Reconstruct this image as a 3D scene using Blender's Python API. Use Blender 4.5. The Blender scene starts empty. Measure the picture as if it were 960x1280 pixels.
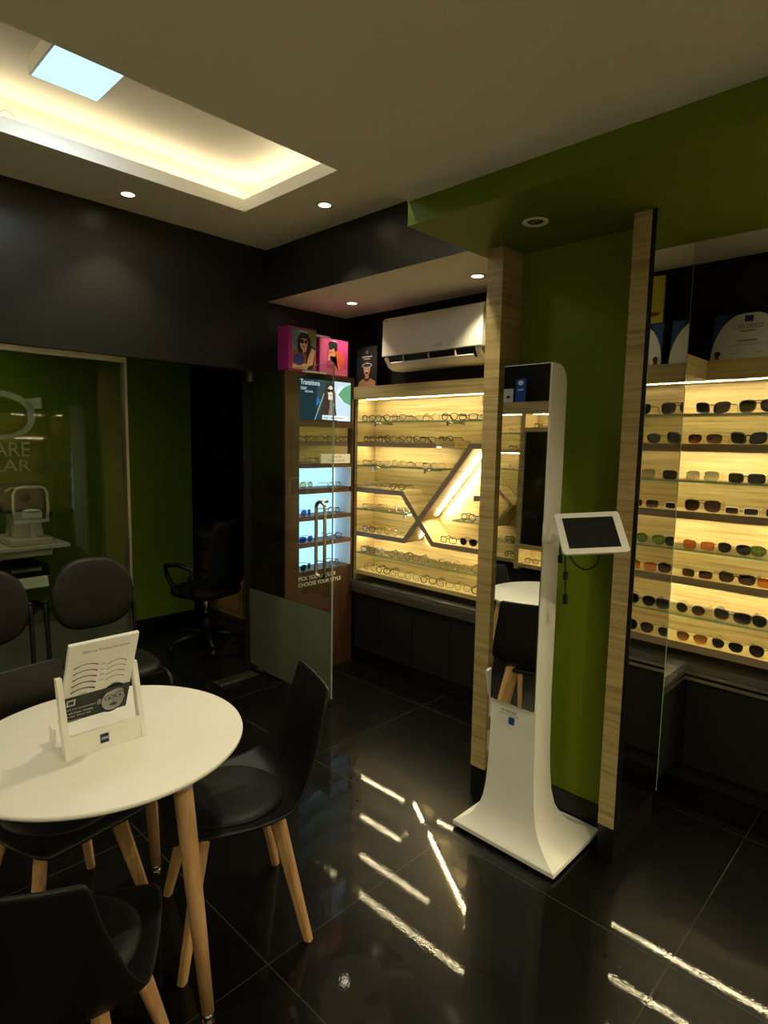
import bpy, bmesh, math, random
from mathutils import Vector, Matrix
random.seed(7)
SC = bpy.context.scene
COL = SC.collection
PI = math.pi

# ------------------------------------------------------------------ materials
def new_mat(name):
    m = bpy.data.materials.new(name); m.use_nodes = True
    nt = m.node_tree; nt.nodes.clear()
    out = nt.nodes.new('ShaderNodeOutputMaterial')
    return m, nt, out

def pbr(name, col, rough=0.5, metal=0.0, spec=0.5, noise=0.0, nscale=8.0, rnoise=0.0, coat=0.0, bump=0.0):
    m, nt, out = new_mat(name)
    b = nt.nodes.new('ShaderNodeBsdfPrincipled')
    b.inputs['Base Color'].default_value = (*col, 1)
    b.inputs['Roughness'].default_value = rough
    b.inputs['Metallic'].default_value = metal
    b.inputs['Specular IOR Level'].default_value = spec
    b.inputs['Coat Weight'].default_value = coat
    if noise or rnoise or bump:
        tc = nt.nodes.new('ShaderNodeTexCoord')
        n = nt.nodes.new('ShaderNodeTexNoise'); n.inputs['Scale'].default_value = nscale
        n.inputs['Detail'].default_value = 5
        nt.links.new(tc.outputs['Object'], n.inputs['Vector'])
        if noise:
            mx = nt.nodes.new('ShaderNodeMix'); mx.data_type = 'RGBA'
            mx.inputs[6].default_value = (*[max(0, c*(1-noise)) for c in col], 1)
            mx.inputs[7].default_value = (*[min(1, c*(1+noise)) for c in col], 1)
            nt.links.new(n.outputs['Fac'], mx.inputs[0])
            nt.links.new(mx.outputs[2], b.inputs['Base Color'])
        if rnoise:
            mr = nt.nodes.new('ShaderNodeMapRange')
            mr.inputs['To Min'].default_value = max(0, rough-rnoise); mr.inputs['To Max'].default_value = rough+rnoise
            nt.links.new(n.outputs['Fac'], mr.inputs['Value']); nt.links.new(mr.outputs[0], b.inputs['Roughness'])
        if bump:
            bp = nt.nodes.new('ShaderNodeBump'); bp.inputs['Strength'].default_value = bump; bp.inputs['Distance'].default_value = 0.002
            nt.links.new(n.outputs['Fac'], bp.inputs['Height']); nt.links.new(bp.outputs[0], b.inputs['Normal'])
    nt.links.new(b.outputs[0], out.inputs[0])
    return m

def wood(name, c1, c2, c3, scale=(1.2, 1.2, 38), rough=0.45):
    m, nt, out = new_mat(name)
    b = nt.nodes.new('ShaderNodeBsdfPrincipled'); b.inputs['Roughness'].default_value = rough
    b.inputs['Specular IOR Level'].default_value = 0.3
    tc = nt.nodes.new('ShaderNodeTexCoord'); mp = nt.nodes.new('ShaderNodeMapping')
    mp.inputs['Scale'].default_value = scale
    nt.links.new(tc.outputs['Object'], mp.inputs['Vector'])
    n = nt.nodes.new('ShaderNodeTexNoise'); n.inputs['Scale'].default_value = 1.6; n.inputs['Detail'].default_value = 6
    n.inputs['Roughness'].default_value = 0.6; n.inputs['Distortion'].default_value = 0.3
    nt.links.new(mp.outputs[0], n.inputs['Vector'])
    r = nt.nodes.new('ShaderNodeValToRGB'); e = r.color_ramp.elements
    e[0].position = 0.32; e[0].color = (*c1, 1); e[1].position = 0.72; e[1].color = (*c3, 1)
    k = e.new(0.5); k.color = (*c2, 1)
    nt.links.new(n.outputs['Fac'], r.inputs[0]); nt.links.new(r.outputs[0], b.inputs['Base Color'])
    nt.links.new(b.outputs[0], out.inputs[0])
    return m

def emit(name, col, s):
    m, nt, out = new_mat(name)
    e = nt.nodes.new('ShaderNodeEmission'); e.inputs[0].default_value = (*col, 1); e.inputs[1].default_value = s
    nt.links.new(e.outputs[0], out.inputs[0]); return m

def thin_fresnel(nt, ior):
    """the same reflectance on both faces of a thin pane"""
    ge = nt.nodes.new('ShaderNodeNewGeometry'); mr = nt.nodes.new('ShaderNodeMapRange')
    mr.inputs['To Min'].default_value = ior; mr.inputs['To Max'].default_value = 1/ior
    nt.links.new(ge.outputs['Backfacing'], mr.inputs['Value'])
    f = nt.nodes.new('ShaderNodeFresnel'); nt.links.new(mr.outputs[0], f.inputs['IOR']); return f

def pane(name, tint=(0.93, 0.97, 0.94), rough=0.0, ior=1.45):
    m, nt, out = new_mat(name)
    t = nt.nodes.new('ShaderNodeBsdfTransparent'); t.inputs[0].default_value = (*tint, 1)
    g = nt.nodes.new('ShaderNodeBsdfGlossy'); g.inputs['Roughness'].default_value = rough
    f = thin_fresnel(nt, ior)
    x = nt.nodes.new('ShaderNodeMixShader')
    nt.links.new(f.outputs[0], x.inputs[0]); nt.links.new(t.outputs[0], x.inputs[1]); nt.links.new(g.outputs[0], x.inputs[2])
    nt.links.new(x.outputs[0], out.inputs[0]); return m

def frosted(name, col, op):
    m, nt, out = new_mat(name)
    t = nt.nodes.new('ShaderNodeBsdfTransparent'); t.inputs[0].default_value = (0.9, 0.95, 0.9, 1)
    d = nt.nodes.new('ShaderNodeBsdfDiffuse'); d.inputs[0].default_value = (*col, 1)
    tr = nt.nodes.new('ShaderNodeBsdfTranslucent'); tr.inputs[0].default_value = (*col, 1)
    a = nt.nodes.new('ShaderNodeMixShader'); a.inputs[0].default_value = 0.4
    nt.links.new(d.outputs[0], a.inputs[1]); nt.links.new(tr.outputs[0], a.inputs[2])
    x = nt.nodes.new('ShaderNodeMixShader'); x.inputs[0].default_value = op
    nt.links.new(t.outputs[0], x.inputs[1]); nt.links.new(a.outputs[0], x.inputs[2])
    nt.links.new(x.outputs[0], out.inputs[0]); return m

def floor_mat():
    m, nt, out = new_mat('black_granite')
    b = nt.nodes.new('ShaderNodeBsdfPrincipled')
    tc = nt.nodes.new('ShaderNodeTexCoord')
    mp = nt.nodes.new('ShaderNodeMapping'); mp.inputs['Location'].default_value = (2.355, -1.0165, 0)
    nt.links.new(tc.outputs['Object'], mp.inputs['Vector'])
    br = nt.nodes.new('ShaderNodeTexBrick'); br.offset = 0; br.squash = 1
    br.inputs['Scale'].default_value = 1; br.inputs['Brick Width'].default_value = 0.9; br.inputs['Row Height'].default_value = 0.899
    br.inputs['Mortar Size'].default_value = 0.0022; br.inputs['Mortar Smooth'].default_value = 0.2
    br.inputs['Color1'].default_value = (0.0030, 0.0030, 0.0027, 1); br.inputs['Color2'].default_value = (0.0042, 0.0042, 0.0037, 1)
    br.inputs['Mortar'].default_value = (0.030, 0.029, 0.025, 1)
    nt.links.new(mp.outputs[0], br.inputs['Vector'])
    # granite speckle
    v = nt.nodes.new('ShaderNodeTexNoise'); v.inputs['Scale'].default_value = 260; v.inputs['Detail'].default_value = 2
    nt.links.new(tc.outputs['Object'], v.inputs['Vector'])
    sr = nt.nodes.new('ShaderNodeMapRange'); sr.inputs['From Min'].default_value = 0.62; sr.inputs['From Max'].default_value = 0.8
    sr.inputs['To Max'].default_value = 0.012
    nt.links.new(v.outputs['Fac'], sr.inputs['Value'])
    add = nt.nodes.new('ShaderNodeMix'); add.data_type = 'RGBA'; add.blend_type = 'ADD'; add.inputs[0].default_value = 1
    nt.links.new(br.outputs['Color'], add.inputs[6]); nt.links.new(sr.outputs[0], add.inputs[7])
    sp = nt.nodes.new('ShaderNodeMapping'); sp.inputs['Location'].default_value = (1.20*4.2, -1.14*4.2, 0); sp.inputs['Scale'].default_value = (4.2, 4.2, 1)
    nt.links.new(tc.outputs['Object'], sp.inputs['Vector'])
    ln = nt.nodes.new('ShaderNodeVectorMath'); ln.operation = 'LENGTH'; nt.links.new(sp.outputs[0], ln.inputs[0])
    sn = nt.nodes.new('ShaderNodeTexNoise'); sn.inputs['Scale'].default_value = 11; sn.inputs['Detail'].default_value = 5; nt.links.new(tc.outputs['Object'], sn.inputs['Vector'])
    sm = nt.nodes.new('ShaderNodeMath'); sm.operation = 'SUBTRACT'; nt.links.new(sn.outputs['Fac'], sm.inputs[0])
    lm = nt.nodes.new('ShaderNodeMath'); lm.operation = 'MULTIPLY'; lm.inputs[1].default_value = 0.5; nt.links.new(ln.outputs['Value'], lm.inputs[0]); nt.links.new(lm.outputs[0], sm.inputs[1])
    st = nt.nodes.new('ShaderNodeMapRange'); st.inputs['From Min'].default_value = 0.22; st.inputs['From Max'].default_value = 0.27; st.inputs['To Max'].default_value = 0.006
    nt.links.new(sm.outputs[0], st.inputs['Value'])
    ad2 = nt.nodes.new('ShaderNodeMix'); ad2.data_type = 'RGBA'; ad2.blend_type = 'ADD'; ad2.inputs[0].default_value = 1
    nt.links.new(add.outputs[2], ad2.inputs[6]); nt.links.new(st.outputs[0], ad2.inputs[7])
    nt.links.new(ad2.outputs[2], b.inputs['Base Color'])
    n = nt.nodes.new('ShaderNodeTexNoise'); n.inputs['Scale'].default_value = 3.0; n.inputs['Detail'].default_value = 6
    nt.links.new(tc.outputs['Object'], n.inputs['Vector'])
    mr = nt.nodes.new('ShaderNodeMapRange'); mr.inputs['To Min'].default_value = 0.22; mr.inputs['To Max'].default_value = 0.36
    nt.links.new(n.outputs['Fac'], mr.inputs['Value'])
    nt.links.new(mr.outputs[0], b.inputs['Roughness'])
    b.inputs['Specular IOR Level'].default_value = 0.05
    b.inputs['Coat Weight'].default_value = 0.45; b.inputs['Coat Roughness'].default_value = 0.014; b.inputs['Coat IOR'].default_value = 1.42
    # fine surface grain so that thin reflections break up a little
    n2 = nt.nodes.new('ShaderNodeTexNoise'); n2.inputs['Scale'].default_value = 120; n2.inputs['Detail'].default_value = 2
    nt.links.new(tc.outputs['Object'], n2.inputs['Vector'])
    bp = nt.nodes.new('ShaderNodeBump'); bp.inputs['Strength'].default_value = 0.06; bp.inputs['Distance'].default_value = 0.001
    nt.links.new(n2.outputs['Fac'], bp.inputs['Height']); nt.links.new(bp.outputs[0], b.inputs['Coat Normal'])
    nt.links.new(b.outputs[0], out.inputs[0])
    return m

M = {}
M['floor'] = floor_mat()
M['oak'] = wood('oak_laminate', (0.27, 0.188, 0.074), (0.41, 0.305, 0.130), (0.51, 0.39, 0.185))
M['oak_shaded'] = wood('shaded_oak_edge', (0.17, 0.125, 0.085), (0.21, 0.155, 0.105), (0.25, 0.19, 0.13))  # darker copy of the oak; shade on the shelf fronts put into colour
M['walnut'] = wood('walnut_laminate', (0.040, 0.017, 0.008), (0.062, 0.027, 0.012), (0.085, 0.04, 0.018), scale=(30, 30, 1.2))
M['beech'] = wood('beech_leg', (0.34, 0.19, 0.08), (0.44, 0.26, 0.115), (0.52, 0.33, 0.16), scale=(28, 28, 2.5))
M['ceil'] = pbr('ceiling_paint', (0.80, 0.78, 0.68), 0.9, spec=0.1, noise=0.03, nscale=2)
M['tray'] = pbr('tray_paint', (0.75, 0.72, 0.66), 0.8, spec=0.15)
M['green'] = pbr('lime_green_paint', (0.118, 0.168, 0.0015), 0.6, spec=0.25, noise=0.04, nscale=3)
M['green_dull'] = pbr('consulting_green_paint', (0.12, 0.185, 0.008), 0.7, spec=0.1)
M['char'] = pbr('charcoal_laminate', (0.0165, 0.016, 0.015), 0.34, spec=0.35, rnoise=0.05, nscale=2)
M['charcab'] = pbr('charcoal_cabinet', (0.009, 0.0095, 0.008), 0.6, spec=0.15)
M['blackwall'] = pbr('black_wall', (0.008, 0.008, 0.008), 0.7, spec=0.15)
M['plinth'] = pbr('black_plinth', (0.006, 0.006, 0.006), 0.3, spec=0.35)
M['white'] = pbr('white_lacquer', (0.78, 0.76, 0.70), 0.35, spec=0.4)
M['tabletop'] = pbr('white_tabletop', (0.80, 0.77, 0.70), 0.4, spec=0.4, noise=0.03, nscale=5)
M['kiosk'] = pbr('kiosk_white', (0.82, 0.81, 0.74), 0.5, spec=0.3, noise=0.02, nscale=4)
M['offwhite'] = pbr('off_white_plastic', (0.62, 0.58, 0.48), 0.45)
M['beige'] = pbr('beige_instrument', (0.55, 0.48, 0.36), 0.5)
M['brown'] = pbr('instrument_head', (0.16, 0.125, 0.09), 0.4)
M['black'] = pbr('black_plastic', (0.0042, 0.0042, 0.0042), 0.42, spec=0.28)
M['pad'] = pbr('black_leatherette', (0.0042, 0.0042, 0.0041), 0.5, spec=0.28, bump=0.15, nscale=180)
M['vinyl'] = pbr('visitor_vinyl', (0.0065, 0.0058, 0.005), 0.48, spec=0.32, bump=0.1, nscale=120)
M['mesh'] = pbr('office_fabric', (0.006, 0.006, 0.006), 0.8, spec=0.1)
M['steel'] = pbr('brushed_steel', (0.55, 0.54, 0.50), 0.25, 1.0)
M['chrome'] = pbr('chrome', (0.8, 0.8, 0.8), 0.08, 1.0)
M['alu'] = pbr('aluminium_trim', (0.36, 0.34, 0.30), 0.35, 1.0)
M['worktop'] = pbr('grey_worktop', (0.075, 0.07, 0.06), 0.16, spec=0.6)
M['mirror'] = pbr('mirror', (0.86, 0.88, 0.86), 0.0, 1.0)
M['smoked'] = pbr('smoked_mirror', (0.16, 0.16, 0.15), 0.02, 1.0)
M['pane'] = pane('clear_pane', (0.80, 0.85, 0.80))
M['doorpane'] = pane('door_pane', (0.86, 0.90, 0.86))
M['acrylic'] = pane('acrylic', (0.9, 0.92, 0.9))
M['shelfglass'] = pane('shelf_glass', (0.93, 0.97, 0.93))
M['glassedge'] = pbr('green_glass_edge', (0.13, 0.24, 0.15), 0.15, spec=0.6)
M['frost'] = frosted('frosted_film', (0.13, 0.145, 0.105), 0.72)
M['frostlogo'] = frosted('frosted_logo', (0.30, 0.34, 0.20), 0.6)
M['led'] = emit('warm_led', (1.0, 0.86, 0.50), 340)
M['ledcool'] = emit('neutral_led', (1.0, 0.86, 0.62), 30)
M['cove'] = emit('cove_led', (1.0, 0.84, 0.53), 16)
M['panel'] = emit('panel_light', (0.50, 0.88, 1.0), 1.25)
M['lamp'] = emit('downlight_lens', (1.0, 0.86, 0.60), 9)
M['lightbox'] = emit('cool_lightbox', (0.42, 0.72, 1.0), 1.7)
M['screen'] = pbr('dark_screen', (0.018, 0.018, 0.02), 0.12, spec=0.5)
M['textwhite'] = pbr('white_lettering', (0.8, 0.8, 0.78), 0.5)
M['textblack'] = pbr('black_lettering', (0.012, 0.012, 0.012), 0.5)
M['blue'] = pbr('logo_blue', (0.012, 0.085, 0.30), 0.4)
M['navy'] = pbr('logo_navy', (0.008, 0.012, 0.07), 0.4)
M['magenta'] = pbr('magenta_card', (0.27, 0.012, 0.12), 0.4)
M['paper'] = pbr('paper', (0.66, 0.63, 0.54), 0.6)
M['yellow'] = pbr('yellow_card', (0.55, 0.42, 0.03), 0.5)
M['desk'] = pbr('desk_wood', (0.40, 0.24, 0.07), 0.5, noise=0.1)
M['acwhite'] = pbr('ac_white', (0.68, 0.65, 0.58), 0.35, spec=0.4)
_c = {}
def cmat(c, e=0.0, rough=0.5):
    k = (tuple(round(x, 3) for x in c), e, rough)
    if k not in _c:
        nm = 'print_%02x%02x%02x' % tuple(int(min(1, x)*255) for x in c)
        _c[k] = emit('backlit_' + nm, c, e) if e else pbr(nm, c, rough, spec=0.3)
    return _c[k]

# ------------------------------------------------------------------ mesh builder
WM = {}   # world matrix of things and parts
class MB:
    def __init__(s): s.v = []; s.f = []; s.m = []; s.s = []
    def add(s, vs, fs, mi=0, smooth=False, T=None):
        o = len(s.v)
        for p in vs: s.v.append(tuple(T @ Vector(p)) if T else tuple(p))
        for f in fs: s.f.append(tuple(i+o for i in f)); s.m.append(mi); s.s.append(smooth)
        return s
    def box(s, x0, x1, y0, y1, z0, z1, mi=0, T=None, mis=None):
        vs = [(x, y, z) for z in (z0, z1) for y in (y0, y1) for x in (x0, x1)]
        fs = [(0, 2, 3, 1), (4, 5, 7, 6), (0, 1, 5, 4), (2, 6, 7, 3), (0, 4, 6, 2), (1, 3, 7, 5)]  # bottom top -y +y -x +x
        if mis is None: return s.add(vs, fs, mi, T=T)
        for f, k in zip(fs, mis): s.add(vs, [f], k, T=T)
        return s
    def prism(s, poly, fn, d0, d1, mi=0, smooth=False, T=None):
        """poly: 2-D outline, fn(a,b,d) -> 3-D point, extruded from d0 to d1"""
        n = len(poly)
        vs = [fn(a, b, d0) for a, b in poly] + [fn(a, b, d1) for a, b in poly]
        s.add(vs, [tuple(range(n))[::-1], tuple(range(n, 2*n))], mi, False, T)
        o = len(s.v) - 2*n
        for i in range(n):
            j = (i+1) % n
            s.f.append((o+i, o+j, o+n+j, o+n+i)); s.m.append(mi); s.s.append(smooth)
        return s
    def tube(s, path, r, n=8, closed=False, mi=0, smooth=True, T=None, flat=1.0, up=None):
        P = [Vector(p) for p in path]; k = len(P)
        rs = r if isinstance(r, (list, tuple)) else [r]*k
        rings = []; prev = None
        for i in range(k):
            a = P[(i-1) % k] if (closed or i > 0) else P[i]
            b = P[(i+1) % k] if (closed or i < k-1) else P[i]
            t = (b-a).normalized()
            if prev is None:
                h = Vector(up) if up else (Vector((0, 0, 1)) if abs(t.z) < 0.9 else Vector((1, 0, 0)))
            else: h = prev
            u = (h - t*h.dot(t))
            if u.length < 1e-6: u = Vector((1, 0, 0)) - t*t.x
            u.normalize(); w = t.cross(u); prev = u
            rings.append([P[i] + u*math.cos(2*PI*q/n)*rs[i] + w*math.sin(2*PI*q/n)*rs[i]*flat for q in range(n)])
        vs = [tuple(p) for g in rings for p in g]; fs = []
        for i in range(k if closed else k-1):
            j = (i+1) % k
            for q in range(n):
                q2 = (q+1) % n
                fs.append((i*n+q, i*n+q2, j*n+q2, j*n+q))
        s.add(vs, fs, mi, smooth, T)
        if not closed:
            o = len(s.v) - len(vs)
            s.f += [tuple(o+q for q in range(n))[::-1], tuple(o+(k-1)*n+q for q in range(n))]; s.m += [mi, mi]; s.s += [False, False]
        return s
    def lathe(s, prof, c=(0, 0, 0), n=24, mi=0, smooth=True, T=None):
        vs = []; fs = []; k = len(prof)
        for r, z in prof:
            for q in range(n):
                a = 2*PI*q/n; vs.append((c[0]+r*math.cos(a), c[1]+r*math.sin(a), c[2]+z))
        for i in range(k-1):
            for q in range(n):
                q2 = (q+1) % n; fs.append((i*n+q, i*n+q2, (i+1)*n+q2, (i+1)*n+q))
        s.add(vs, fs, mi, smooth, T)
        o = len(s.v)-len(vs)
        s.f += [tuple(o+q for q in range(n))[::-1], tuple(o+(k-1)*n+q for q in range(n))]; s.m += [mi, mi]; s.s += [False, False]
        return s
    def ell(s, c, r, n=14, k=9, mi=0, T=None):
        prof = [(math.sin(PI*i/k), -math.cos(PI*i/k)) for i in range(1, k)]
        vs = [(c[0]+r[0]*a*math.cos(2*PI*q/n), c[1]+r[1]*a*math.sin(2*PI*q/n), c[2]+r[2]*b) for a, b in prof for q in range(n)]
        fs = [(i*n+q, i*n+(q+1) % n, (i+1)*n+(q+1) % n, (i+1)*n+q) for i in range(len(prof)-1) for q in range(n)]
        fs += [tuple(range(n))[::-1], tuple((len(prof)-1)*n+q for q in range(n))]
        return s.add(vs, fs, mi, True, T)
    def loft(s, rings, mi=0, smooth=True, caps=True, T=None):
        n = len(rings[0]); vs = [p for g in rings for p in g]
        fs = [(i*n+q, i*n+(q+1) % n, (i+1)*n+(q+1) % n, (i+1)*n+q) for i in range(len(rings)-1) for q in range(n)]
        s.add(vs, fs, mi, smooth, T)
        if caps:
            o = len(s.v)-len(vs); k = len(rings)
            s.f += [tuple(o+q for q in range(n))[::-1], tuple(o+(k-1)*n+q for q in range(n))]; s.m += [mi, mi]; s.s += [False, False]
        return s
    def build(s, name, mat, parent=None, local=False, bevel=0, seg=2, loc=None, fix=True, solid=0, subsurf=0):
        """vertices are in world coordinates unless local; they are stored in the frame of the top thing"""
        me = bpy.data.meshes.new(name)
        W = WM.get(parent.name) if parent else (Matrix.Translation(loc) if loc else None)
        vs = s.v
        if W is not None and not local:
            inv = W.inverted(); vs = [tuple(inv @ Vector(p)) for p in s.v]
        me.from_pydata(vs, [], s.f)
        mats = mat if isinstance(mat, (list, tuple)) else [mat]
        for m in mats: me.materials.append(M[m] if isinstance(m, str) else m)
        me.polygons.foreach_set('material_index', s.m); me.polygons.foreach_set('use_smooth', s.s)
        if fix:
            bm = bmesh.new(); bm.from_mesh(me); bmesh.ops.recalc_face_normals(bm, faces=bm.faces); bm.to_mesh(me); bm.free()
        me.update()
        o = bpy.data.objects.new(name, me); COL.objects.link(o)
        if parent: o.parent = parent
        elif loc: o.location = loc
        WM[o.name] = W if W is not None else Matrix.Identity(4)
        if solid:
            md = o.modifiers.new('thickness', 'SOLIDIFY'); md.thickness = solid; md.offset = 0
        if subsurf:
            md = o.modifiers.new('smooth', 'SUBSURF'); md.levels = subsurf; md.render_levels = subsurf
        if bevel:
            md = o.modifiers.new('edge', 'BEVEL'); md.width = bevel; md.segments = seg; md.limit_method = 'ANGLE'
        return o

def tag(o, label, cat, group=None):
    o['label'] = label; o['category'] = cat
    if group: o['group'] = group
    return o
def thing(name, label, cat, loc=(0, 0, 0), rz=0.0, group=None):
    o = bpy.data.objects.new(name, None); COL.objects.link(o); o.empty_display_size = 0.05
    o.location = loc; o.rotation_euler = (0, 0, rz)
    WM[o.name] = Matrix.Translation(loc) @ Matrix.Rotation(rz, 4, 'Z')
    return tag(o, label, cat, group)
def struct(o): o['kind'] = 'structure'; return o
def dup(root, loc, rz, label, group=None):
    r = root.copy(); COL.objects.link(r); r.location = loc; r.rotation_euler = (0, 0, rz); r['label'] = label
    if group: r['group'] = group
    WM[r.name] = Matrix.Translation(loc) @ Matrix.Rotation(rz, 4, 'Z')
    for ch in list(root.children):
        c = ch.copy(); COL.objects.link(c); c.parent = r; WM[c.name] = WM[r.name]
        for g in list(ch.children):
            d = g.copy(); COL.objects.link(d); d.parent = c
    return r
class Fr:
    """a flat picture frame of reference: origin, right, up, normal"""
    def __init__(s, o, r, u):
        s.o = Vector(o); s.r = Vector(r).normalized(); s.u = Vector(u).normalized(); s.n = s.r.cross(s.u)
    def p(s, a, b, d=0.0): return tuple(s.o + s.r*a + s.u*b + s.n*d)
    def mat(s): return Matrix(((s.r.x, s.u.x, s.n.x, s.o.x), (s.r.y, s.u.y, s.n.y, s.o.y), (s.r.z, s.u.z, s.n.z, s.o.z), (0, 0, 0, 1)))
def FX(x, y, z): return Fr((x, y, z), (0, 1, 0), (0, 0, 1))    # on a face looking +X
def FY(x, y, z): return Fr((x, y, z), (1, 0, 0), (0, 0, 1))    # on a face looking -Y
def text(body, fr, w, h, name, mat, parent, d=0.0008, align=(0, 0), shear=0):
    """lettering fitted in a w x h box whose lower left corner is the frame's origin"""
    cu = bpy.data.curves.new('lettering', 'FONT'); cu.body = body; cu.size = 1; cu.shear = shear
    t = bpy.data.objects.new('lettering_tmp', cu); COL.objects.link(t)
    dg = bpy.context.evaluated_depsgraph_get(); dg.update()
    me = bpy.data.meshes.new_from_object(t.evaluated_get(dg))
    vs = [v.co.copy() for v in me.vertices]; fs = [tuple(p.vertices) for p in me.polygons]
    bpy.data.objects.remove(t); bpy.data.curves.remove(cu); bpy.data.meshes.remove(me)
    if not vs: return None
    x0 = min(v.x for v in vs); x1 = max(v.x for v in vs); y0 = min(v.y for v in vs); y1 = max(v.y for v in vs)
    sx = w/(x1-x0); sy = h/(y1-y0)
    b = MB(); b.add([fr.p((v.x-x0)*sx, (v.y-y0)*sy, d) for v in vs], fs)
    return b.build(name, mat, parent, fix=False)
def circ(cx, cy, rx, ry=None, n=20, a0=0, a1=2*PI):
    ry = ry or rx
    full = abs(a1-a0-2*PI) < 1e-6
    return [(cx+rx*math.cos(a0+(a1-a0)*i/(n if full else n-1)), cy+ry*math.sin(a0+(a1-a0)*i/(n if full else n-1))) for i in range(n)]
def art(name, parent, fr, layers, d0=0.0006, e=0.0):
    """a flat print: layers of outlines with a colour each, every layer a hair above the last"""
    b = MB(); mats = []
    for k, (pts, c) in enumerate(layers):
        m = cmat(c, e)
        if m not in mats: mats.append(m)
        b.add([fr.p(x, y, d0+0.00022*k) for x, y in pts], [tuple(range(len(pts)))], mats.index(m))
    return b.build(name, mats, parent, fix=False)
def rect(x0, y0, x1, y1): return [(x0, y0), (x1, y0), (x1, y1), (x0, y1)]
ORD = ['first', 'second', 'third', 'fourth', 'fifth', 'sixth', 'seventh', 'eighth', 'ninth', 'tenth', 'eleventh', 'twelfth', 'thirteenth', 'fourteenth', 'fifteenth', 'sixteenth', 'seventeenth', 'eighteenth']

# ------------------------------------------------------------------ camera (calibrated from the photograph's vanishing lines)
ry, rp, rr_ = math.radians(43.9916), math.radians(-6.4883), math.radians(0.97863)
f = Vector((-math.sin(ry)*math.cos(rp), math.cos(ry)*math.cos(rp), math.sin(rp)))
r0 = f.cross(Vector((0, 0, 1))).normalized(); u0 = r0.cross(f)
cr = r0*math.cos(rr_) + u0*math.sin(rr_); cup = -r0*math.sin(rr_) + u0*math.cos(rr_)
cd = bpy.data.cameras.new('camera'); cam = bpy.data.objects.new('camera', cd); COL.objects.link(cam)
cd.sensor_fit = 'HORIZONTAL'; cd.sensor_width = 36; cd.lens = 36*759.65/960; cd.clip_start = 0.02
cam.matrix_world = Matrix(((cr.x, cup.x, -f.x, 0), (cr.y, cup.y, -f.y, 0), (cr.z, cup.z, -f.z, 1.64), (0, 0, 0, 1)))
SC.camera = cam

# ================================================================== THE SETTING
XL = -3.64      # face of the consulting-room partition
ZC = 2.945      # main ceiling
ZD = 2.56       # dropped ceiling
ZG = 2.47       # green soffit
YP = 2.25       # front of the pillar
b = MB(); b.box(-7.0, 2.6, -1.3, 4.2, -0.1, 0.0); struct(b.build('floor', 'floor'))
# main ceiling with its light tray
TX0, TX1, TY0, TY1 = -3.144, -2.05, -0.9, 2.062
b = MB()
b.box(-3.75, TX0, -1.2, 2.6, ZC, 3.005); b.box(TX1, -1.55, -1.2, 2.6, ZC, 3.005)
b.box(TX0, TX1, TY1, 2.6, ZC, 3.005); b.box(TX0, TX1, -1.2, TY0, ZC, 3.005)
struct(b.build('ceiling', 'ceil'))
b = MB(); e = 0.13
b.box(TX0-e, TX1+e, TY0-e, TY1+e, 3.15, 3.2)
for a in ((TX0-e-.02, TX0-e, TY0-e, TY1+e), (TX1+e, TX1+e+.02, TY0-e, TY1+e), (TX0-e, TX1+e, TY0-e-.02, TY0-e), (TX0-e, TX1+e, TY1+e, TY1+e+.02)):
    b.box(*a, 3.0, 3.2)
struct(b.build('ceiling_tray', 'tray'))
b = MB(); t = 0.006
for a in ((TX0-.001, TX0+t, TY0, TY1), (TX1-t, TX1, TY0, TY1), (TX0, TX1, TY0, TY0+t), (TX0, TX1, TY1-t, TY1+.001)): b.box(*a, ZC-.001, 3.012)
struct(b.build('trim_1', pbr('tray_lip_white', (.90, .89, .85), .7, spec=.2)))
b = MB(); b.box(-1.649, 2.6, -1.2, 1.82, ZD, 3.0); struct(b.build('ceiling_dropped', 'ceil'))
b = MB(); b.box(-1.652, 2.6, 1.815, 2.72, ZG, 3.0); struct(b.build('trim_2', 'green'))
b = MB(); b.box(XL-.05, -1.6, 2.556, 3.35, 2.6, 3.0, mis=(1, 0, 0, 0, 0, 0)); struct(b.build('trim_3', ['char', 'tray']))
b = MB(); b.box(-1.6, 2.6, 2.70, 3.35, 2.54, 3.0); struct(b.build('ceiling_alcove', 'ceil'))
# walls
b = MB(); b.box(XL-.1, XL, -1.2, 2.42, 2.12, 3.0); b.box(XL-.1, XL, 2.42, 3.4, 0, 3.0); struct(b.build('wall_left', 'char'))
b = MB(); b.box(XL-.1, 2.6, 3.3, 3.4, 0, 3.0); struct(b.build('wall_back', 'blackwall'))
b = MB(); b.box(-7.0, 2.6, -1.3, -1.2, 0, 3.1); struct(b.build('wall_front', 'ceil'))
b = MB(); b.box(2.4, 2.5, -1.2, 0.1, 0, 3.0); b.box(2.4, 2.5, 0.75, 3.4, 0, 3.0); b.box(2.4, 2.5, 0.1, 0.75, 2.2, 3.0); struct(b.build('wall_right', 'ceil'))
b = MB(); b.box(-5.1, -5.0, -1.2, 2.704, 0, 2.7); struct(b.build('wall_consulting', 'green_dull'))
b = MB(); b.box(-7.0, XL-.1, 4.0, 4.1, 0, 2.75); b.box(-7.0, -6.9, 2.6, 4.0, 0, 2.75); b.box(-6.9, -5.1, 2.65, 2.704, 0, 2.7); b.box(XL-.14, XL-.1, 3.4, 4.0, 0, 2.7)
struct(b.build('wall_consulting_back', 'blackwall'))
b = MB(); b.box(-7.0, XL-.1, -1.2, 4.1, 2.7, 2.8); struct(b.build('ceiling_consulting', 'ceil'))
b = MB(); b.box(-4.998, -4.98, -1.2, 2.704, 0, .1); b.box(-5.1, -4.98, 2.704, 2.716, 0, .1); struct(b.build('baseboard_consulting', 'plinth'))
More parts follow.
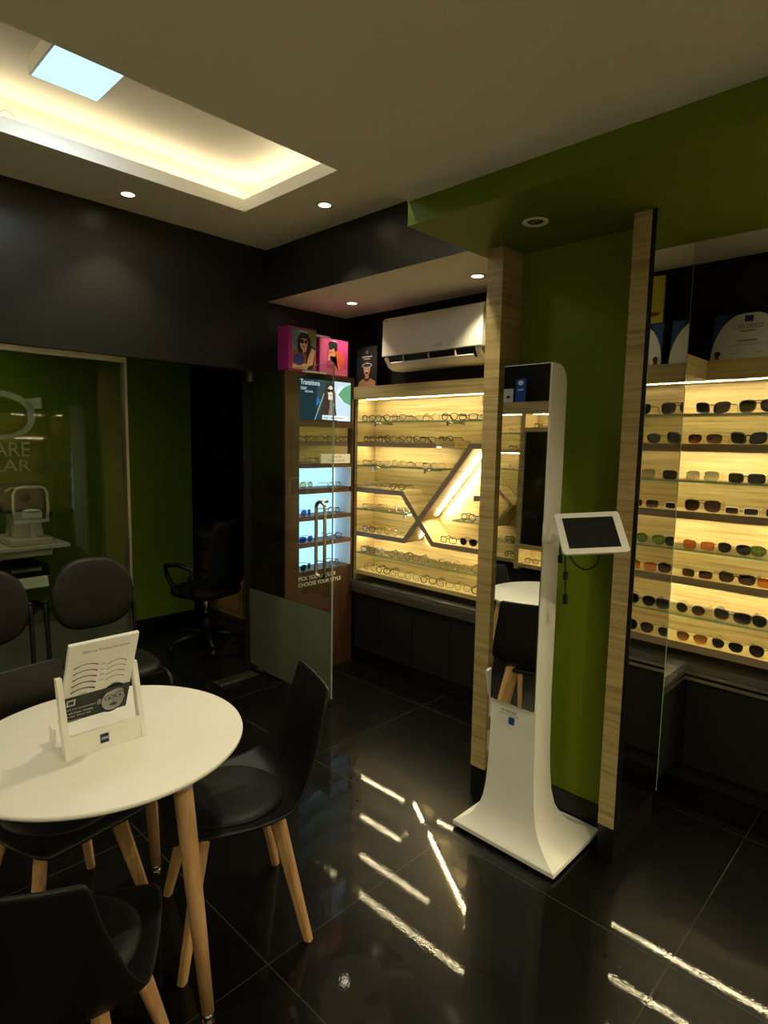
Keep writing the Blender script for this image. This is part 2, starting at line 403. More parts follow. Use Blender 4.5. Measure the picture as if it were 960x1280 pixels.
# green pillar with two oak uprights
b = MB(); b.box(-1.575, -.895, 2.405, 2.652, 0, ZG); struct(b.build('wall_green', 'green'))
b = MB(); b.box(-1.50, -.953, 2.393, 2.405, 0, .12); struct(b.build('baseboard_green', 'plinth'))
for k, (x0, x1, z0) in enumerate(((-1.577, -1.50, .142), (-.953, -.887, .142))):
    b = MB(); b.box(x0, x1, YP, 2.66, z0, ZG); struct(b.build('trim_%d' % (4+k), 'oak'))
    b = MB(); b.box(x0+.001, x1-.001, YP+.004, 2.66, 0, z0); struct(b.build('baseboard_%d' % (1+k), 'plinth'))
# glass partition, fixed pane
w1 = MB(); w1.box(XL-.056, XL-.046, -1.2, 1.56, .01, 2.085); win = struct(w1.build('window_1', 'pane'))
b = MB(); b.box(XL-.075, XL-.02, -1.2, 1.573, 2.085, 2.118); b.box(XL-.075, XL-.02, 1.556, 1.573, 0, 2.085); b.build('window_frame', 'alu', win)
b = MB(); b.box(XL-.0465, XL-.0445, -1.2, 1.556, .01, .6); b.build('frosted_band', 'frost', win)
# frosted spectacles sign and words on the pane
fr = FX(XL-.044, 0, 0)
ring = []
def lens_pt(t, cx, cy, a, h, e=2.6):
    c, s_ = math.cos(t), math.sin(t)
    return (cx+a*math.copysign(abs(c)**(2/e), c), cy+h*math.copysign(abs(s_)**(2/e), s_))
b = MB()
n = 40
for cx in (.87, .40):
    o_ = [lens_pt(2*PI*i/n, cx, 1.752, .205, .13, 2.3) for i in range(n)]; i_ = [lens_pt(2*PI*i/n, cx, 1.748, .172, .103, 2.3) for i in range(n)]
    b.add([fr.p(*p) for p in o_+i_], [(i, (i+1) % n, n+(i+1) % n, n+i) for i in range(n)])
b.add([fr.p(*p) for p in ((1.03, 1.84), (1.11, 1.855), (1.112, 1.795), (1.05, 1.79))], [(0, 1, 2, 3)])
b.add([fr.p(*p) for p in ((.59, 1.80), (.68, 1.80), (.68, 1.77), (.59, 1.77))], [(0, 1, 2, 3)])
b.build('spectacles_sign', 'frostlogo', win, fix=False)
text('ARE', FX(XL-.044, .868, 1.535), .175, .075, 'lettering', 'frostlogo', win)
text('LAR', FX(XL-.044, .868, 1.455), .175, .062, 'lettering', 'frostlogo', win)
# hinged glass door standing open at right angles to the partition
dr = struct(MB().box(-3.625, -2.745, 2.394, 2.404, .03, 2.10).build('door_1', 'doorpane'))
b = MB(); b.box(-3.625, -2.745, 2.3915, 2.3935, .03, .597); b.build('frosted_band', 'frost', dr)
b = MB(); b.box(-2.7465, -2.7435, 2.3935, 2.4045, .03, 2.10); b.build('glass_edge', pbr('door_edge', (.22, .27, .22), .2), dr)
b = MB(); b.box(-3.628, -3.46, 2.384, 2.414, .012, .05); b.box(-2.80, -2.742, 2.384, 2.414, .012, .05); b.build('patch_fitting', 'steel', dr)
b = MB(); b.box(-3.628, -3.60, 2.384, 2.414, 2.04, 2.12); b.build('top_pivot', 'steel', dr)
b = MB()
hx0, hx1, hz0, hz1 = -2.845, -2.765, .815, 1.28
for s_ in (-1,):
    y = 2.399+s_*.045
    path = [(hx0 + (hx1-hx0)/2 + (hx1-hx0)/2*math.cos(a), y, hz1-.035+.035*math.sin(a)) for a in [PI*i/10 for i in range(11)]]
    path += [(hx0 + (hx1-hx0)/2 - (hx1-hx0)/2*math.cos(a), y, hz0+.035-.035*math.sin(a)) for a in [PI*i/10 for i in range(11)]]
    b.tube(path, .011, 10, closed=True)
for z in (hz0+.0, hz1-.0): b.tube([((hx0+hx1)/2, 2.35, z), ((hx0+hx1)/2, 2.412, z)], .009, 8)
b.build('door_handle', 'steel', dr)
fs = MB(); fs.box(-3.57, -3.47, 2.06, 2.36, .001, .012)
fs = tag(fs.build('floor_spring', 'alu', loc=(-3.52, 2.21, .001), bevel=.003), 'steel floor spring plate at the foot of the open glass door', 'door closer')
b = MB(); b.box(-3.545, -3.495, 2.08, 2.25, .012, .014); b.build('cover_plate', 'steel', fs)
# the street window on the far side of the shop and a dim bit of street greenery behind it
wd = struct(MB().box(2.44, 2.45, .1, .75, 0, 2.2).build('window_2', 'pane'))
b = MB(); b.box(2.42, 2.47, .09, .13, 0, 2.2); b.box(2.42, 2.47, .72, .76, 0, 2.2); b.box(2.42, 2.47, .09, .76, 2.16, 2.2); b.build('window_frame', 'alu', wd)

# ================================================================== DISPLAYS
def glass_shelf(parent, x0, x1, y0, y1, z, t=.008, name='glass_shelf'):
    b = MB(); b.box(x0, x1, y0, y1, z-t, z, mis=(0, 0, 1, 1, 1, 1)); return b.build(name, ['shelfglass', 'glassedge'], parent)
def led(parent, x0, x1, y, z, w=.0030, name='led_strip', mat='led'):
    b = MB(); b.box(x0, x1, y-w/2, y+w/2, z-.0006, z+.0002); return b.build(name, mat, parent)
YF, YB = 3.06, 3.25       # front of the shelves, back panel
def board(pts_top, th, y0, y1, parent, name='wood_shelf'):
    """a folded shelf board following a polyline in the wall's plane, th thick; front edge is oak darkened for its shade"""
    P = [Vector((x, z)) for x, z in pts_top]; up, lo = [], []
    for i, p in enumerate(P):
        d1 = (P[i]-P[i-1]).normalized() if i else (P[1]-P[0]).normalized()
        d2 = (P[i+1]-P[i]).normalized() if i < len(P)-1 else d1
        n1 = Vector((-d1.y, d1.x)); n2 = Vector((-d2.y, d2.x)); nn = (n1+n2).normalized(); k = th/2/max(.3, nn.dot(n1))
        up.append(p+nn*k); lo.append(p-nn*k)
    b = MB()
    for i in range(len(P)-1):
        q = [up[i], up[i+1], lo[i+1], lo[i]]
        vs = [(a.x, y, a.y) for y in (y0, y1) for a in q]
        for fc, mi in (((0, 1, 2, 3), 1), ((4, 7, 6, 5), 0), ((0, 4, 5, 1), 0), ((1, 5, 6, 2), 0), ((2, 6, 7, 3), 0), ((3, 7, 4, 0), 0)): b.add(vs, [fc], mi)
    nl = [(lo[i]-up[i]).normalized()*.0045 for i in range(len(P))]
    for i in range(len(P)-1):
        q = [lo[i], lo[i+1], lo[i+1]+nl[i+1], lo[i]+nl[i]]
        vs = [(a.x, y, a.y) for y in (y0, y0+.012) for a in q]
        for fc in ((0, 1, 2, 3), (4, 7, 6, 5), (2, 6, 7, 3), (0, 3, 7, 4), (1, 5, 6, 2)): b.add(vs, [fc], 1)
    return b.build(name, ['oak', 'oak_shaded'], parent, fix=False)
# ---- left wall display under the air conditioner
DL0, DL1 = -3.243, -1.62
du = thing('shelf_display', 'lit oak wall display with crossing X-shaped shelves of eyeglasses under the air conditioner', 'display shelf', (-2.43, 3.15, .62))
b = MB(); b.box(DL0-.03, DL1, YB, YB+.03, .62, 2.03); b.build('back_panel', 'oak', du)
b = MB(); b.box(DL0-.03, DL0, 3.07, YB, .62, 1.95); b.build('side_panel', 'oak', du)
b = MB(); b.box(DL1, DL1+.03, 3.05, YB, .62, 1.95); b.build('side_panel', 'oak', du)
b = MB(); b.box(DL0-.03, DL1+.03, 3.05, YB+.04, 1.95, 2.035); b.build('valance', 'oak', du)
led(du, DL0+.02, DL1-.02, 3.13, 1.9495)
Z1, Z2, Z3, Z4, Z5, Z6, Z7, Z8 = 1.79, 1.645, 1.478, 1.315, 1.160, .990, .836, .70
glass_shelf(du, DL0, DL1, YF, YB, Z1)
board([(DL0, Z2-.014), (-2.50, Z2-.014)], .028, YF, YB, du); led(du, DL0+.02, -2.52, 3.135, Z2-.0285)
b = MB(); b.box(-2.50, -2.37, YF+.03, YB, Z2-.028, Z2+.015); b.build('oak_end_block', 'oak', du)
glass_shelf(du, DL0, -2.495, YF, YB, Z3)
crossx, crossz = -2.632, 1.137
pa = [(DL0, Z4-.014), (-2.786, Z4-.014), (-2.509, .985), (DL1, .985)]
pb = [(DL0, Z6-.014), (-2.764, Z6-.014), (-2.218, 1.632), (DL1, 1.632)]
board(pa, .030, YF, YB, du); board(pb, .030, YF+.001, YB, du)
def diag_led(p, q, y, off, parent, w=.0036):
    P, Q = Vector(p), Vector(q); d = (Q-P).normalized(); n = Vector((-d.y, d.x)); o = n*off
    b = MB(); vs = []
    for yy in (y-w/2, y+w/2):
        for (c, h) in ((P, 0), (Q, 0), (Q, 1), (P, 1)):
            a = c+o+n*(-.0008*h*math.copysign(1, -off) if off else 0); vs.append((a.x, yy, a.y))
    b.add(vs, [(0, 1, 2, 3), (4, 7, 6, 5), (0, 4, 5, 1), (1, 5, 6, 2), (2, 6, 7, 3), (3, 7, 4, 0)])
    return b.build('led_strip', 'led', parent)
led(du, DL0+.02, -2.80, 3.135, Z4-.0295); led(du, DL0+.02, -2.77, 3.135, Z6-.0295)
diag_led((-2.600, 1.172), (-2.230, 1.608), 3.20, -.0195, du, .009)
diag_led((-2.745, 1.000), (-2.645, 1.118), 3.20, -.0195, du, .009)
led(du, -2.46, DL1-.03, 3.135, .9695); led(du, -2.20, DL1-.03, 3.135, 1.6165)
diag_led((-2.770, 1.278), (-2.645, 1.134), 3.135, -.0195, du)
glass_shelf(du, DL0, -2.735, YF, YB, Z5); glass_shelf(du, -2.355, DL1, YF, YB, Z5)
board([(-2.192, 1.313), (DL1, 1.313)], .028, YF, YB, du); led(du, -2.17, DL1-.03, 3.135, 1.2985)
glass_shelf(du, DL0, DL1, YF, YB, Z7)
b = MB(); b.box(DL0, DL1, YF+.01, YB, .672, Z8); b.build('display_tray', 'oak', du)
for x, z in ((-3.07, Z1), (-2.42, Z1), (-3.08, Z3), (-2.60, Z3), (-2.77, Z5)):
    b = MB(); b.tube([(x, YB, z-.016), (x, YF+.02, z-.016)], .006, 8); b.box(x-.006, x+.006, YF+.012, YF+.02, z-.035, z-.006); b.build('shelf_bracket', 'steel', du)
# worktop and base cabinet
wt = MB(); wt.box(DL0-.03, DL1+.03, 3.035, 3.295, .585, .62); wt = tag(wt.build('worktop', 'worktop', loc=(-2.43, 3.15, .585), bevel=.002), 'dark grey worktop with aluminium edge under the X-shaped eyeglass shelves', 'worktop')
b = MB(); b.box(DL0-.03, DL1+.03, 3.032, 3.06, .540, .556); b.box(DL0-.03, DL1+.03, 3.032, 3.045, .568, .584); b.box(DL0-.03, DL1+.03, 3.045, 3.06, .556, .585); b.build('edge_trim', 'alu', wt)
cb = thing('base_cabinet', 'long charcoal base cabinet with flat doors under the X-shaped eyeglass shelves', 'cabinet', (-2.43, 3.17, 0))
b = MB(); b.box(DL0, DL1+.03, 3.075, 3.295, .1, .54); b.box(DL0, DL1+.03, 3.11, 3.295, 0, .1); b.build('body', 'charcab', cb)
xs = [DL0+.003, -3.03, -2.34, DL1+.03]
xs = [DL0+.003, -2.985, -2.66, -2.335, -2.01, -1.60]
for i in range(5):
    b = MB(); b.box(xs[i]+.002, xs[i+1]-.002, 3.055, 3.075, .105, .535); b.build('door', 'charcab', cb, bevel=.0015)
# ---- right sunglasses display
RX0, RX1 = -1.45, 2.36
rd = thing('shelf_display', 'lit oak wall display of sunglasses beside the tall pillar mirror', 'display shelf', (-.1, 3.15, .62))
b = MB(); b.box(RX0, RX1, YB, YB+.03, .62, 2.03); b.build('back_panel', 'oak', rd)
b = MB(); b.box(RX0, RX0+.03, 2.72, YB, .62, 1.95); b.build('side_panel', 'oak', rd)
b = MB(); b.box(RX1-.03, RX1, 3.05, YB, .62, 1.95); b.build('side_panel', 'oak', rd)
b = MB(); b.box(RX0, RX1, 3.04, YB+.04, 1.95, 2.035); b.box(RX0, -.91, 2.71, 3.04, 1.95, 2.035); b.build('valance', 'oak', rd)
led(rd, RX0+.04, RX1-.04, 3.115, 1.9495)
RZ = [1.80, 1.660, 1.487, 1.342, 1.160, 1.025, .843, .706]
for i, z in enumerate(RZ):
    if i % 2 == 0: glass_shelf(rd, RX0+.03, RX1-.03, YF, YB, z)
    else:
        board([(RX0+.03, z-.016), (RX1-.03, z-.016)], .032, YF, YB, rd)
        if i < 7: led(rd, RX0+.05, RX1-.05, 3.135, z-.0325)
wr = MB(); wr.box(RX0, RX1, 3.035, 3.295, .585, .62); wr.box(RX0, -.905, 2.71, 3.035, .585, .62)
wr = tag(wr.build('worktop', 'worktop', loc=(-.1, 3.15, .585)), 'dark grey worktop with aluminium edge under the sunglasses shelves', 'worktop')
b = MB()
for z0, z1, s_ in ((.540, .556, .003), (.568, .584, .003)):
    b.box(-.905, RX1, 3.035-s_, 3.06, z0, z1); b.box(-.93, -.905+s_, 2.71, 3.035-s_, z0, z1)
b.build('edge_trim', 'alu', wr)
rc = thing('base_cabinet', 'charcoal base cabinet under the sunglasses shelves beside the pillar mirror', 'cabinet', (-.1, 3.17, 0))
b = MB(); b.box(RX0, RX1, 3.075, 3.295, .1, .54); b.box(RX0, RX1, 3.11, 3.295, 0, .1); b.box(RX0, -.93, 2.71, 3.075, .1, .54); b.build('body', 'charcab', rc)
xs = [-.90, -.43, .04, .51, .97, 1.44, 1.90, 2.36]
for i in range(7):
    b = MB(); b.box(xs[i]+.002, xs[i+1]-.002, 3.055, 3.075, .105, .535); b.build('door', 'charcab', rc, bevel=.0015)
# ---- an added, unseen lit display on the side wall, put in for its light
sd = thing('shelf_display', 'added lit oak display on the unseen side wall, put in for its light', 'display shelf', (2.3, 1.9, 0))
b = MB(); b.box(2.36, 2.39, .85, 2.95, .62, 2.03); b.build('back_panel', 'oak', sd)
b = MB(); b.box(2.18, 2.39, .85, 2.95, .0, .62); b.build('cabinet', 'charcab', sd)
b = MB(); b.box(2.17, 2.39, .85, 2.95, 1.95, 2.03); b.build('valance', 'oak', sd)
for z in (1.65, 1.34, 1.02, 1.95):
    if z < 1.9:
        b = MB(); b.box(2.18, 2.36, .87, 2.93, z-.03, z); b.build('wood_shelf', 'oak', sd)
    b = MB(); b.box(2.26, 2.263, .9, 2.9, z-.0308 if z < 1.9 else z-.0006, z-.0298 if z < 1.9 else z+.0002); b.build('led_strip', 'led', sd)
for y in (.85, 2.93):
    b = MB(); b.box(2.18, 2.36, y, y+.02, .62, 1.95); b.build('side_panel', 'oak', sd)
# ---- display on the opposite wall, seen in the kiosk mirror
OY, OB = -.45, -.65
od = thing('shelf_display', 'lit oak eyeglass display with dark glass door, reflected in the kiosk mirror', 'display shelf', (-2.7, -.55, .62))
b = MB(); b.box(-3.45, -2.2, OB-.03, OB, .62, 2.03); b.build('back_panel', 'oak', od)
b = MB(); b.box(-3.45, -2.2, OB-.03, OY, 1.95, 2.05); b.build('valance', 'oak', od)
b = MB(); b.box(-2.80, -2.755, OB, OY, .62, 1.95); b.box(-2.24, -2.2, OB, OY, .62, 1.95); b.build('side_panel', 'oak', od)
for z0, z1 in ((1.80, 1.835), (.80, .84), (.64, .675)):
    b = MB(); b.box(-2.755, -2.24, OB, OY, z0, z1); b.build('cross_board', 'oak', od)
b = MB(); b.box(-2.755, -2.24, OY-.03, OY-.015, .84, 1.80); b.build('glass_door', 'smoked', od)
led(od, -3.40, -2.82, OY-.07, 1.9495); led(od, -2.74, -2.26, OY-.10, 1.9495); led(od, -2.74, -2.26, OY-.10, .7995)
for z in (1.79, 1.478, .836): glass_shelf(od, -3.45, -2.80, OB, OY-.01, z)
board([(-3.45, 1.631), (-2.80, 1.631)], .028, OB, OY-.01, od); led(od, -3.40, -2.82, OY-.14, 1.6165)
board([(-3.45, .976), (-3.02, .976), (-2.86, 1.165), (-3.02, 1.30), (-3.45, 1.30)], .03, OB, OY-.01, od); led(od, -3.40, -3.04, OY-.14, .9605); led(od, -3.4, -3.04, OY-.14, 1.2845)
b = MB(); b.box(-3.45, -2.80, OB, OY, .672, .70); b.build('display_tray', 'oak', od)
oc = thing('base_cabinet', 'charcoal base cabinet of the display opposite the kiosk, seen in its mirror', 'cabinet', (-2.8, -.55, 0))
b = MB(); b.box(-3.45, -2.2, OB-.03, OY-.02, .0, .62); b.build('body', 'charcab', oc)
b = MB(); b.box(-3.44, -2.83, OY-.02, OY, .1, .60); b.build('door', 'charcab', oc); b = MB(); b.box(-2.825, -2.21, OY-.02, OY, .1, .60); b.build('door', 'charcab', oc)
b = MB(); b.box(-3.63, -2.0, OB-.13, OB-.035, 0, 2.94); struct(b.build('wall_opposite', 'blackwall'))
def standing_card(name, label, cat, x, y, z, w, h, face, layers, base='textblack', th=.012, wrd=None):
    fr = Fr((x, y, z), (face, 0, 0), (0, 0, 1))
    b = MB(); b.prism(rect(0, 0, w, h), fr.p, -th, 0); o = tag(b.build(name, base, loc=(x, y, z)), label, cat)
    art('printed_face', o, fr, layers); return o
standing_card('poster', 'blue card poster atop the display opposite the kiosk, in its mirror', 'poster', -2.80, -.50, 2.051, .10, .20, -1,
              [(rect(0, 0, .10, .20), (.01, .06, .30)), (circ(.05, .165, .028, .02), (.6, .6, .62)), (rect(.02, .10, .08, .115), (.5, .55, .6))])
standing_card('poster', 'white card poster beside the blue one, in the kiosk mirror', 'poster', -2.92, -.50, 2.051, .10, .12, -1,
              [(rect(0, 0, .10, .12), (.5, .5, .5)), (circ(.05, .05, .02, .012), (.02, .02, .02))])

# ================================================================== LIGHT CABINET on the left wall
CX, CY0, CY1 = -3.27, 2.44, 3.055
lc = thing('lightbox_cabinet', 'tall dark walnut cabinet with blue backlit lens boxes behind the open glass door', 'display cabinet', (-3.45, 2.75, 0))
zs = [(.74, .91), (.938, 1.096), (1.124, 1.283), (1.318, 1.461), (1.49, 1.742), (1.783, 2.070)]
y0, y1 = 2.556, 3.035
b = MB(); b.box(-3.635, CX, CY0, y0, 0, 2.10); b.box(-3.635, CX, y1, CY1, 0, 2.10); b.box(-3.635, -3.45, y0, y1, 0, 2.10); b.box(-3.45, CX, y0, y1, 0, .74)
b.box(-3.45, CX, y0, y1, 2.07, 2.10)
b.build('body', 'walnut', lc)
b = MB(); b.box(-3.635, CX-.018, CY0-.004, CY0, 0, 2.10); b.build('side_panel', pbr('shaded_side_sheet', (.012, .008, .005), .5, spec=.2), lc)  # near-black sheet puts the shade on this side into its colour
for i in range(5):
    b = MB(); b.box(-3.45, CX-.001, y0, y1, zs[i][1], zs[i+1][0]); b.build('shelf', 'walnut', lc)
for i in range(4):
    b = MB(); b.box(-3.449, -3.445, y0, y1, zs[i][0], zs[i][1]); b.build('light_panel', 'lightbox', lc)
    b = MB(); b.box(-3.445, CX-.002, y1-.003, y1-.0005, zs[i][0], zs[i][1]); b.box(-3.445, CX-.002, y0, y1-.003, zs[i][1]-.003, zs[i][1]-.0005); b.build('white_lining', 'white', lc)
    b = MB(); b.box(CX, CX+.0015, y0+.02, y0+.10, zs[i][1]+.008, zs[i][1]+.018); b.build('price_strip', cmat((.10, .09, .09)), lc)
b = MB(); b.box(-3.30, -3.292, y0, y1, 1.49, 1.742); b.build('mirror_panel', 'mirror', lc)
b = MB(); b.box(-3.290, -3.284, 2.76, y1, 1.49, 1.555); b.build('sign_strip', 'paper', lc)
text('TURN ON', FX(-3.284, 2.85, 1.526), .10, .016, 'lettering', 'textblack', lc); text('YOUR COLOR', FX(-3.284, 2.82, 1.500), .16, .016, 'lettering', 'textblack', lc)
text('PICK YOUR COLOR', FX(CX, 2.550, .682), .34, .026, 'lettering', 'textwhite', lc, d=.001)
text('CHOOSE YOUR STYLE', FX(CX, 2.550, .638), .39, .026, 'lettering', 'textwhite', lc, d=.001)
# backlit poster
fr = FX(-3.281, y0, 1.783); W, H = y1-y0, .287
b = MB(); b.prism(rect(0, 0, W, H), fr.p, -.02, 0); b.build('poster_box', 'black', lc)
sk = (.75, .60, .50)
L = [(rect(.006, .006, W-.006, H-.006), (.018, .045, .055)), (rect(.006, .006, .16, H-.006), (.01, .025, .035)), (rect(.16, .06, .26, H-.006), (.03, .05, .06)),
     ([(.285, .006), (W-.006, .006), (W-.006, H-.006), (.30, H-.006), (.32, .15)], (.36, .48, .50)), (circ(.38, .09, .075, .08), (.38, .50, .72)),
     (circ(.40, .20, .06, .05), (.60, .68, .70)), ([(.35, .19), (.40, .24), (W-.006, .27), (W-.006, .12), (.41, .14)], (.09, .24, .12)),
     ([(.17, .006), (.21, .10), (.22, .20), (.25, .265), (.30, .27), (.325, .20), (.33, .10), (.345, .006)], (.045, .03, .022)),
     (circ(.282, .205, .026, .042), sk), ([(.262, .150), (.300, .150), (.305, .172), (.258, .172)], sk), ([(.255, .006), (.275, .10), (.275, .155), (.30, .15), (.31, .006)], (.22, .19, .17)),
     (circ(.268, .212, .016, .012), (.01, .01, .012)), (circ(.298, .212, .014, .012), (.01, .01, .012)), (rect(.262, .216, .302, .220), (.01, .01, .012)), (circ(.283, .181, .010, .004), (.45, .12, .12)),
     ([(.135, .006), (.142, .006), (.225, .19), (.218, .19)], (.35, .42, .45)), ([(.15, .10), (.19, .13), (.16, .17)], (.02, .14, .38)), (rect(.205, .012, W-.03, .042), (.62, .72, .80)), (rect(.22, .022, .26, .028), (.05, .07, .12)), (rect(.28, .022, .40, .028), (.05, .07, .12))]
art('poster_print', lc, fr, L, e=1.5)
tw = emit('backlit_lettering', (.85, .95, 1.0), 1.2)
text('Transitions', FX(-3.281, y0+.014, 1.783+.238), .165, .034, 'lettering', tw, lc, d=.007)
text('LIGHT', FX(-3.281, y0+.016, 1.783+.205), .05, .018, 'lettering', tw, lc, d=.007); text('UNDER CONTROL', FX(-3.281, y0+.05, 1.783+.188), .07, .012, 'lettering', tw, lc, d=.007)

# things standing on the cabinet
def photo_box(label, x0, x1, ya, yb, h, side, layers):
    b = MB(); b.box(x0, x1, ya, yb, 2.10, 2.10+h); o = tag(b.build('display_box', side, loc=((x0+x1)/2, (ya+yb)/2, 2.10), bevel=.002), label, 'box')
    art('printed_face', o, FX(x1, ya, 2.10), layers); return o
w, h = .235, .295
skin = (.55, .30, .17)
bx = photo_box('large pink box with a curly-haired woman photo on the lightbox cabinet', -3.42, -3.30, 2.49, 2.725, h, 'magenta',
  [(rect(.028, .012, w-.004, h-.012), (.10, .18, .21)), (rect(.028, .012, w-.004, .14), (.24, .06, .05)), (rect(.15, .20, w-.004, h-.012), (.16, .17, .05)),
   (circ(.128, .195, .058, .07), (.018, .012, .010)), (circ(.10, .17, .03, .045), (.018, .012, .010)), ([(.14, .02), (.20, .02), (w-.006, .17), (.19, .185), (.15, .15)], (.012, .013, .02)),
   ([(.15, .035), (.20, .06), (.225, .155), (.195, .17), (.17, .12), (.155, .08)], skin), ([(.03, .02), (.15, .022), (.185, .075), (.15, .062), (.03, .05)], skin),
   (circ(.085, .085, .045, .04), (.03, .05, .20)), ([(.115, .13), (.145, .14), (.15, .17), (.115, .17)], skin), (circ(.125, .192, .032, .045), (.60, .34, .22)),
   (circ(.110, .205, .017, .015), (.012, .01, .01)), (circ(.142, .205, .017, .015), (.5, .40, .30)), (circ(.142, .205, .012, .011), (.012, .01, .01)), (circ(.122, .168, .010, .004), (.4, .06, .06)),
   ([(.09, .225), (.16, .225), (.165, .255), (.10, .26)], (.018, .012, .010))])
text('VOGUE', FX(-3.30, 2.49+.085, 2.10+.262), .07, .014, 'lettering', 'textwhite', bx, d=.005)
w, h = .27, .255
bx = photo_box('smaller pink box with a dark-haired woman in red on the lightbox cabinet', -3.40, -3.295, 2.745, 3.015, h, 'magenta',
  [(rect(.008, .008, w-.006, h-.008), (.50, .045, .19)), (rect(.008, .008, .07, h-.008), (.60, .10, .28)), ([(.02, .008), (.05, .05), (w-.02, .055), (w-.006, .008)], (.58, .12, .25)),
   ([(.13, .04), (.22, .05), (.235, .13), (.20, .175), (.15, .17), (.12, .11)], (.62, .09, .05)), ([(.09, .13), (.12, .155), (.15, .17), (.14, .12), (.175, .05), (.19, .05), (.15, .13), (.11, .14)], (.66, .28, .15)),
   (circ(.115, .182, .030, .040), (.60, .25, .16)), (circ(.125, .215, .042, .026), (.014, .01, .012)), (circ(.150, .195, .016, .025), (.014, .01, .012)), (circ(.103, .190, .017, .012), (.014, .01, .012)),
   ([(.075, .10), (.095, .105), (.105, .15), (.085, .15)], (.66, .28, .15)), (circ(.108, .162, .009, .004), (.5, .04, .05))])
text('VOGUE', FX(-3.295, 2.745+.105, 2.10+.236), .05, .008, 'lettering', 'textwhite', bx, d=.004)
b = MB(); b.box(-3.52, -3.44, 2.73, 2.97, 2.10, 2.40); o = tag(b.build('display_box', 'paper', loc=(-3.48, 2.85, 2.10), bevel=.002), 'pale cream box standing behind the two pink boxes', 'box')
art('printed_mark', o, FX(-3.44, 2.73, 2.10), [(rect(.10, .262, .17, .270), (.2, .18, .15))])
b = MB(); b.box(-3.40, -3.25, 2.60, 2.78, 2.1005, 2.112); tag(b.build('brochure_pad', 'paper', loc=(-3.33, 2.69, 2.10)), 'thin white leaflet stack lying in front of the pink boxes', 'leaflets')
# poster standing on the display ledge
fr = FY(-3.37, 3.17, 2.036)
w, h = .215, .30
b = MB(); b.prism(rect(0, 0, w, h), fr.p, -.012, 0); o = tag(b.build('poster', 'black', loc=(-3.27, 3.17, 2.036)), 'dark poster of a laughing woman wearing goggles beside the air conditioner', 'poster')
art('printed_face', o, fr, [(rect(0, 0, w, h), (.012, .011, .016)), ([(.01, 0), (.205, 0), (.195, .05), (.14, .075), (.085, .075), (.03, .05)], (.30, .16, .10)), (circ(.112, .135, .052, .085), (.02, .012, .01)),
   ([(.095, .07), (.13, .07), (.13, .10), (.095, .10)], (.36, .18, .11)), (circ(.112, .140, .034, .048), (.42, .21, .13)), (circ(.112, .165, .052, .017), (.35, .36, .40)), (circ(.112, .165, .044, .012), (.02, .02, .05)),
   (circ(.112, .118, .017, .017), (.12, .01, .01)), (circ(.112, .125, .014, .006), (.6, .55, .5)), (circ(.112, .26, .012), (.25, .25, .27)), (circ(.112, .26, .008), (.012, .011, .016)),
   (rect(.06, .222, .165, .231), (.30, .30, .32)), (rect(.08, .207, .145, .215), (.28, .28, .30))])

# ================================================================== AIR CONDITIONER
ac = thing('air_conditioner', 'white split air conditioner mounted on the black wall above the display', 'air conditioner', (-2.62, 3.2, 2.14))
prof = [(3.30, 2.495), (3.13, 2.498), (3.105, 2.48), (3.10, 2.24), (3.105, 2.235), (3.30, 2.235)]
b = MB(); b.prism(prof, lambda a, z, d: (d, a, z), -3.04, -2.20, smooth=False); b.build('body', 'acwhite', ac, bevel=.008, seg=3)
prof = [(3.30, 2.235), (3.115, 2.234), (3.112, 2.222), (3.155, 2.165), (3.20, 2.147), (3.30, 2.147)]
b = MB(); b.prism(prof, lambda a, z, d: (d, a, z), -3.03, -2.21); b.build('lower_body', 'acwhite', ac, bevel=.006)
prof = [(3.1035, 2.232), (3.115, 2.232), (3.150, 2.178), (3.130, 2.183)]
b = MB(); b.prism(prof, lambda a, z, d: (d, a, z), -2.985, -2.255); b.build('air_outlet', 'black', ac)
prof = [(3.112, 2.189), (3.116, 2.195), (3.160, 2.158), (3.155, 2.153)]
b = MB(); b.prism(prof, lambda a, z, d: (d, a, z), -2.97, -2.27); b.build('swing_flap', 'acwhite', ac)
for x in (-2.84, -2.62, -2.40):
    b = MB(); b.box(x-.002, x+.002, 3.101, 3.13, 2.195, 2.228); b.build('outlet_vane', 'acwhite', ac)
text('LLOYD', FY(-2.585, 3.0995, 2.262), .085, .014, 'logo', 'textblack', ac)
b = MB(); b.box(-3.02, -2.985, 3.0985, 3.0998, 2.472, 2.476); b.build('badge', 'textblack', ac)

# ================================================================== CEILING LIGHTS
def downlight(x, y, z, label, lit=True, power=0, spot=95, blend=.6, col=(1, .885, .58), group=None, soft=.03):
    t = thing('downlight', label, 'ceiling light', (x, y, z), 0, group)
    b = MB(); b.lathe([(.030, -.0005), (.047, -.0005), (.049, -.004), (.046, -.007), (.034, -.006), (.031, -.002)], (x, y, z), 28); b.build('trim_ring', 'white', t)
    if lit:
        b = MB(); b.lathe([(.002, -.0045), (.033, -.0045), (.033, -.003), (.002, -.003)], (x, y, z), 24); b.build('lens', 'lamp', t)
        l = bpy.data.lights.new('downlight_lamp', 'SPOT'); l.energy = power; l.color = col; l.spot_size = math.radians(spot); l.spot_blend = blend; l.shadow_soft_size = soft
        lo = bpy.data.objects.new('downlight_lamp', l); COL.objects.link(lo); lo.parent = t; lo.location = (0, 0, -.012)
    else:
        b = MB(); b.lathe([(.016, -.004), (.028, -.004), (.031, -.0015), (.016, -.001)], (x, y, z), 24); b.build('gimbal', 'black', t)
        b = MB(); b.lathe([(.002, -.006), (.017, -.0055), (.017, -.003), (.002, -.003)], (x, y, z), 20); b.build('lens', 'steel', t)
    return t
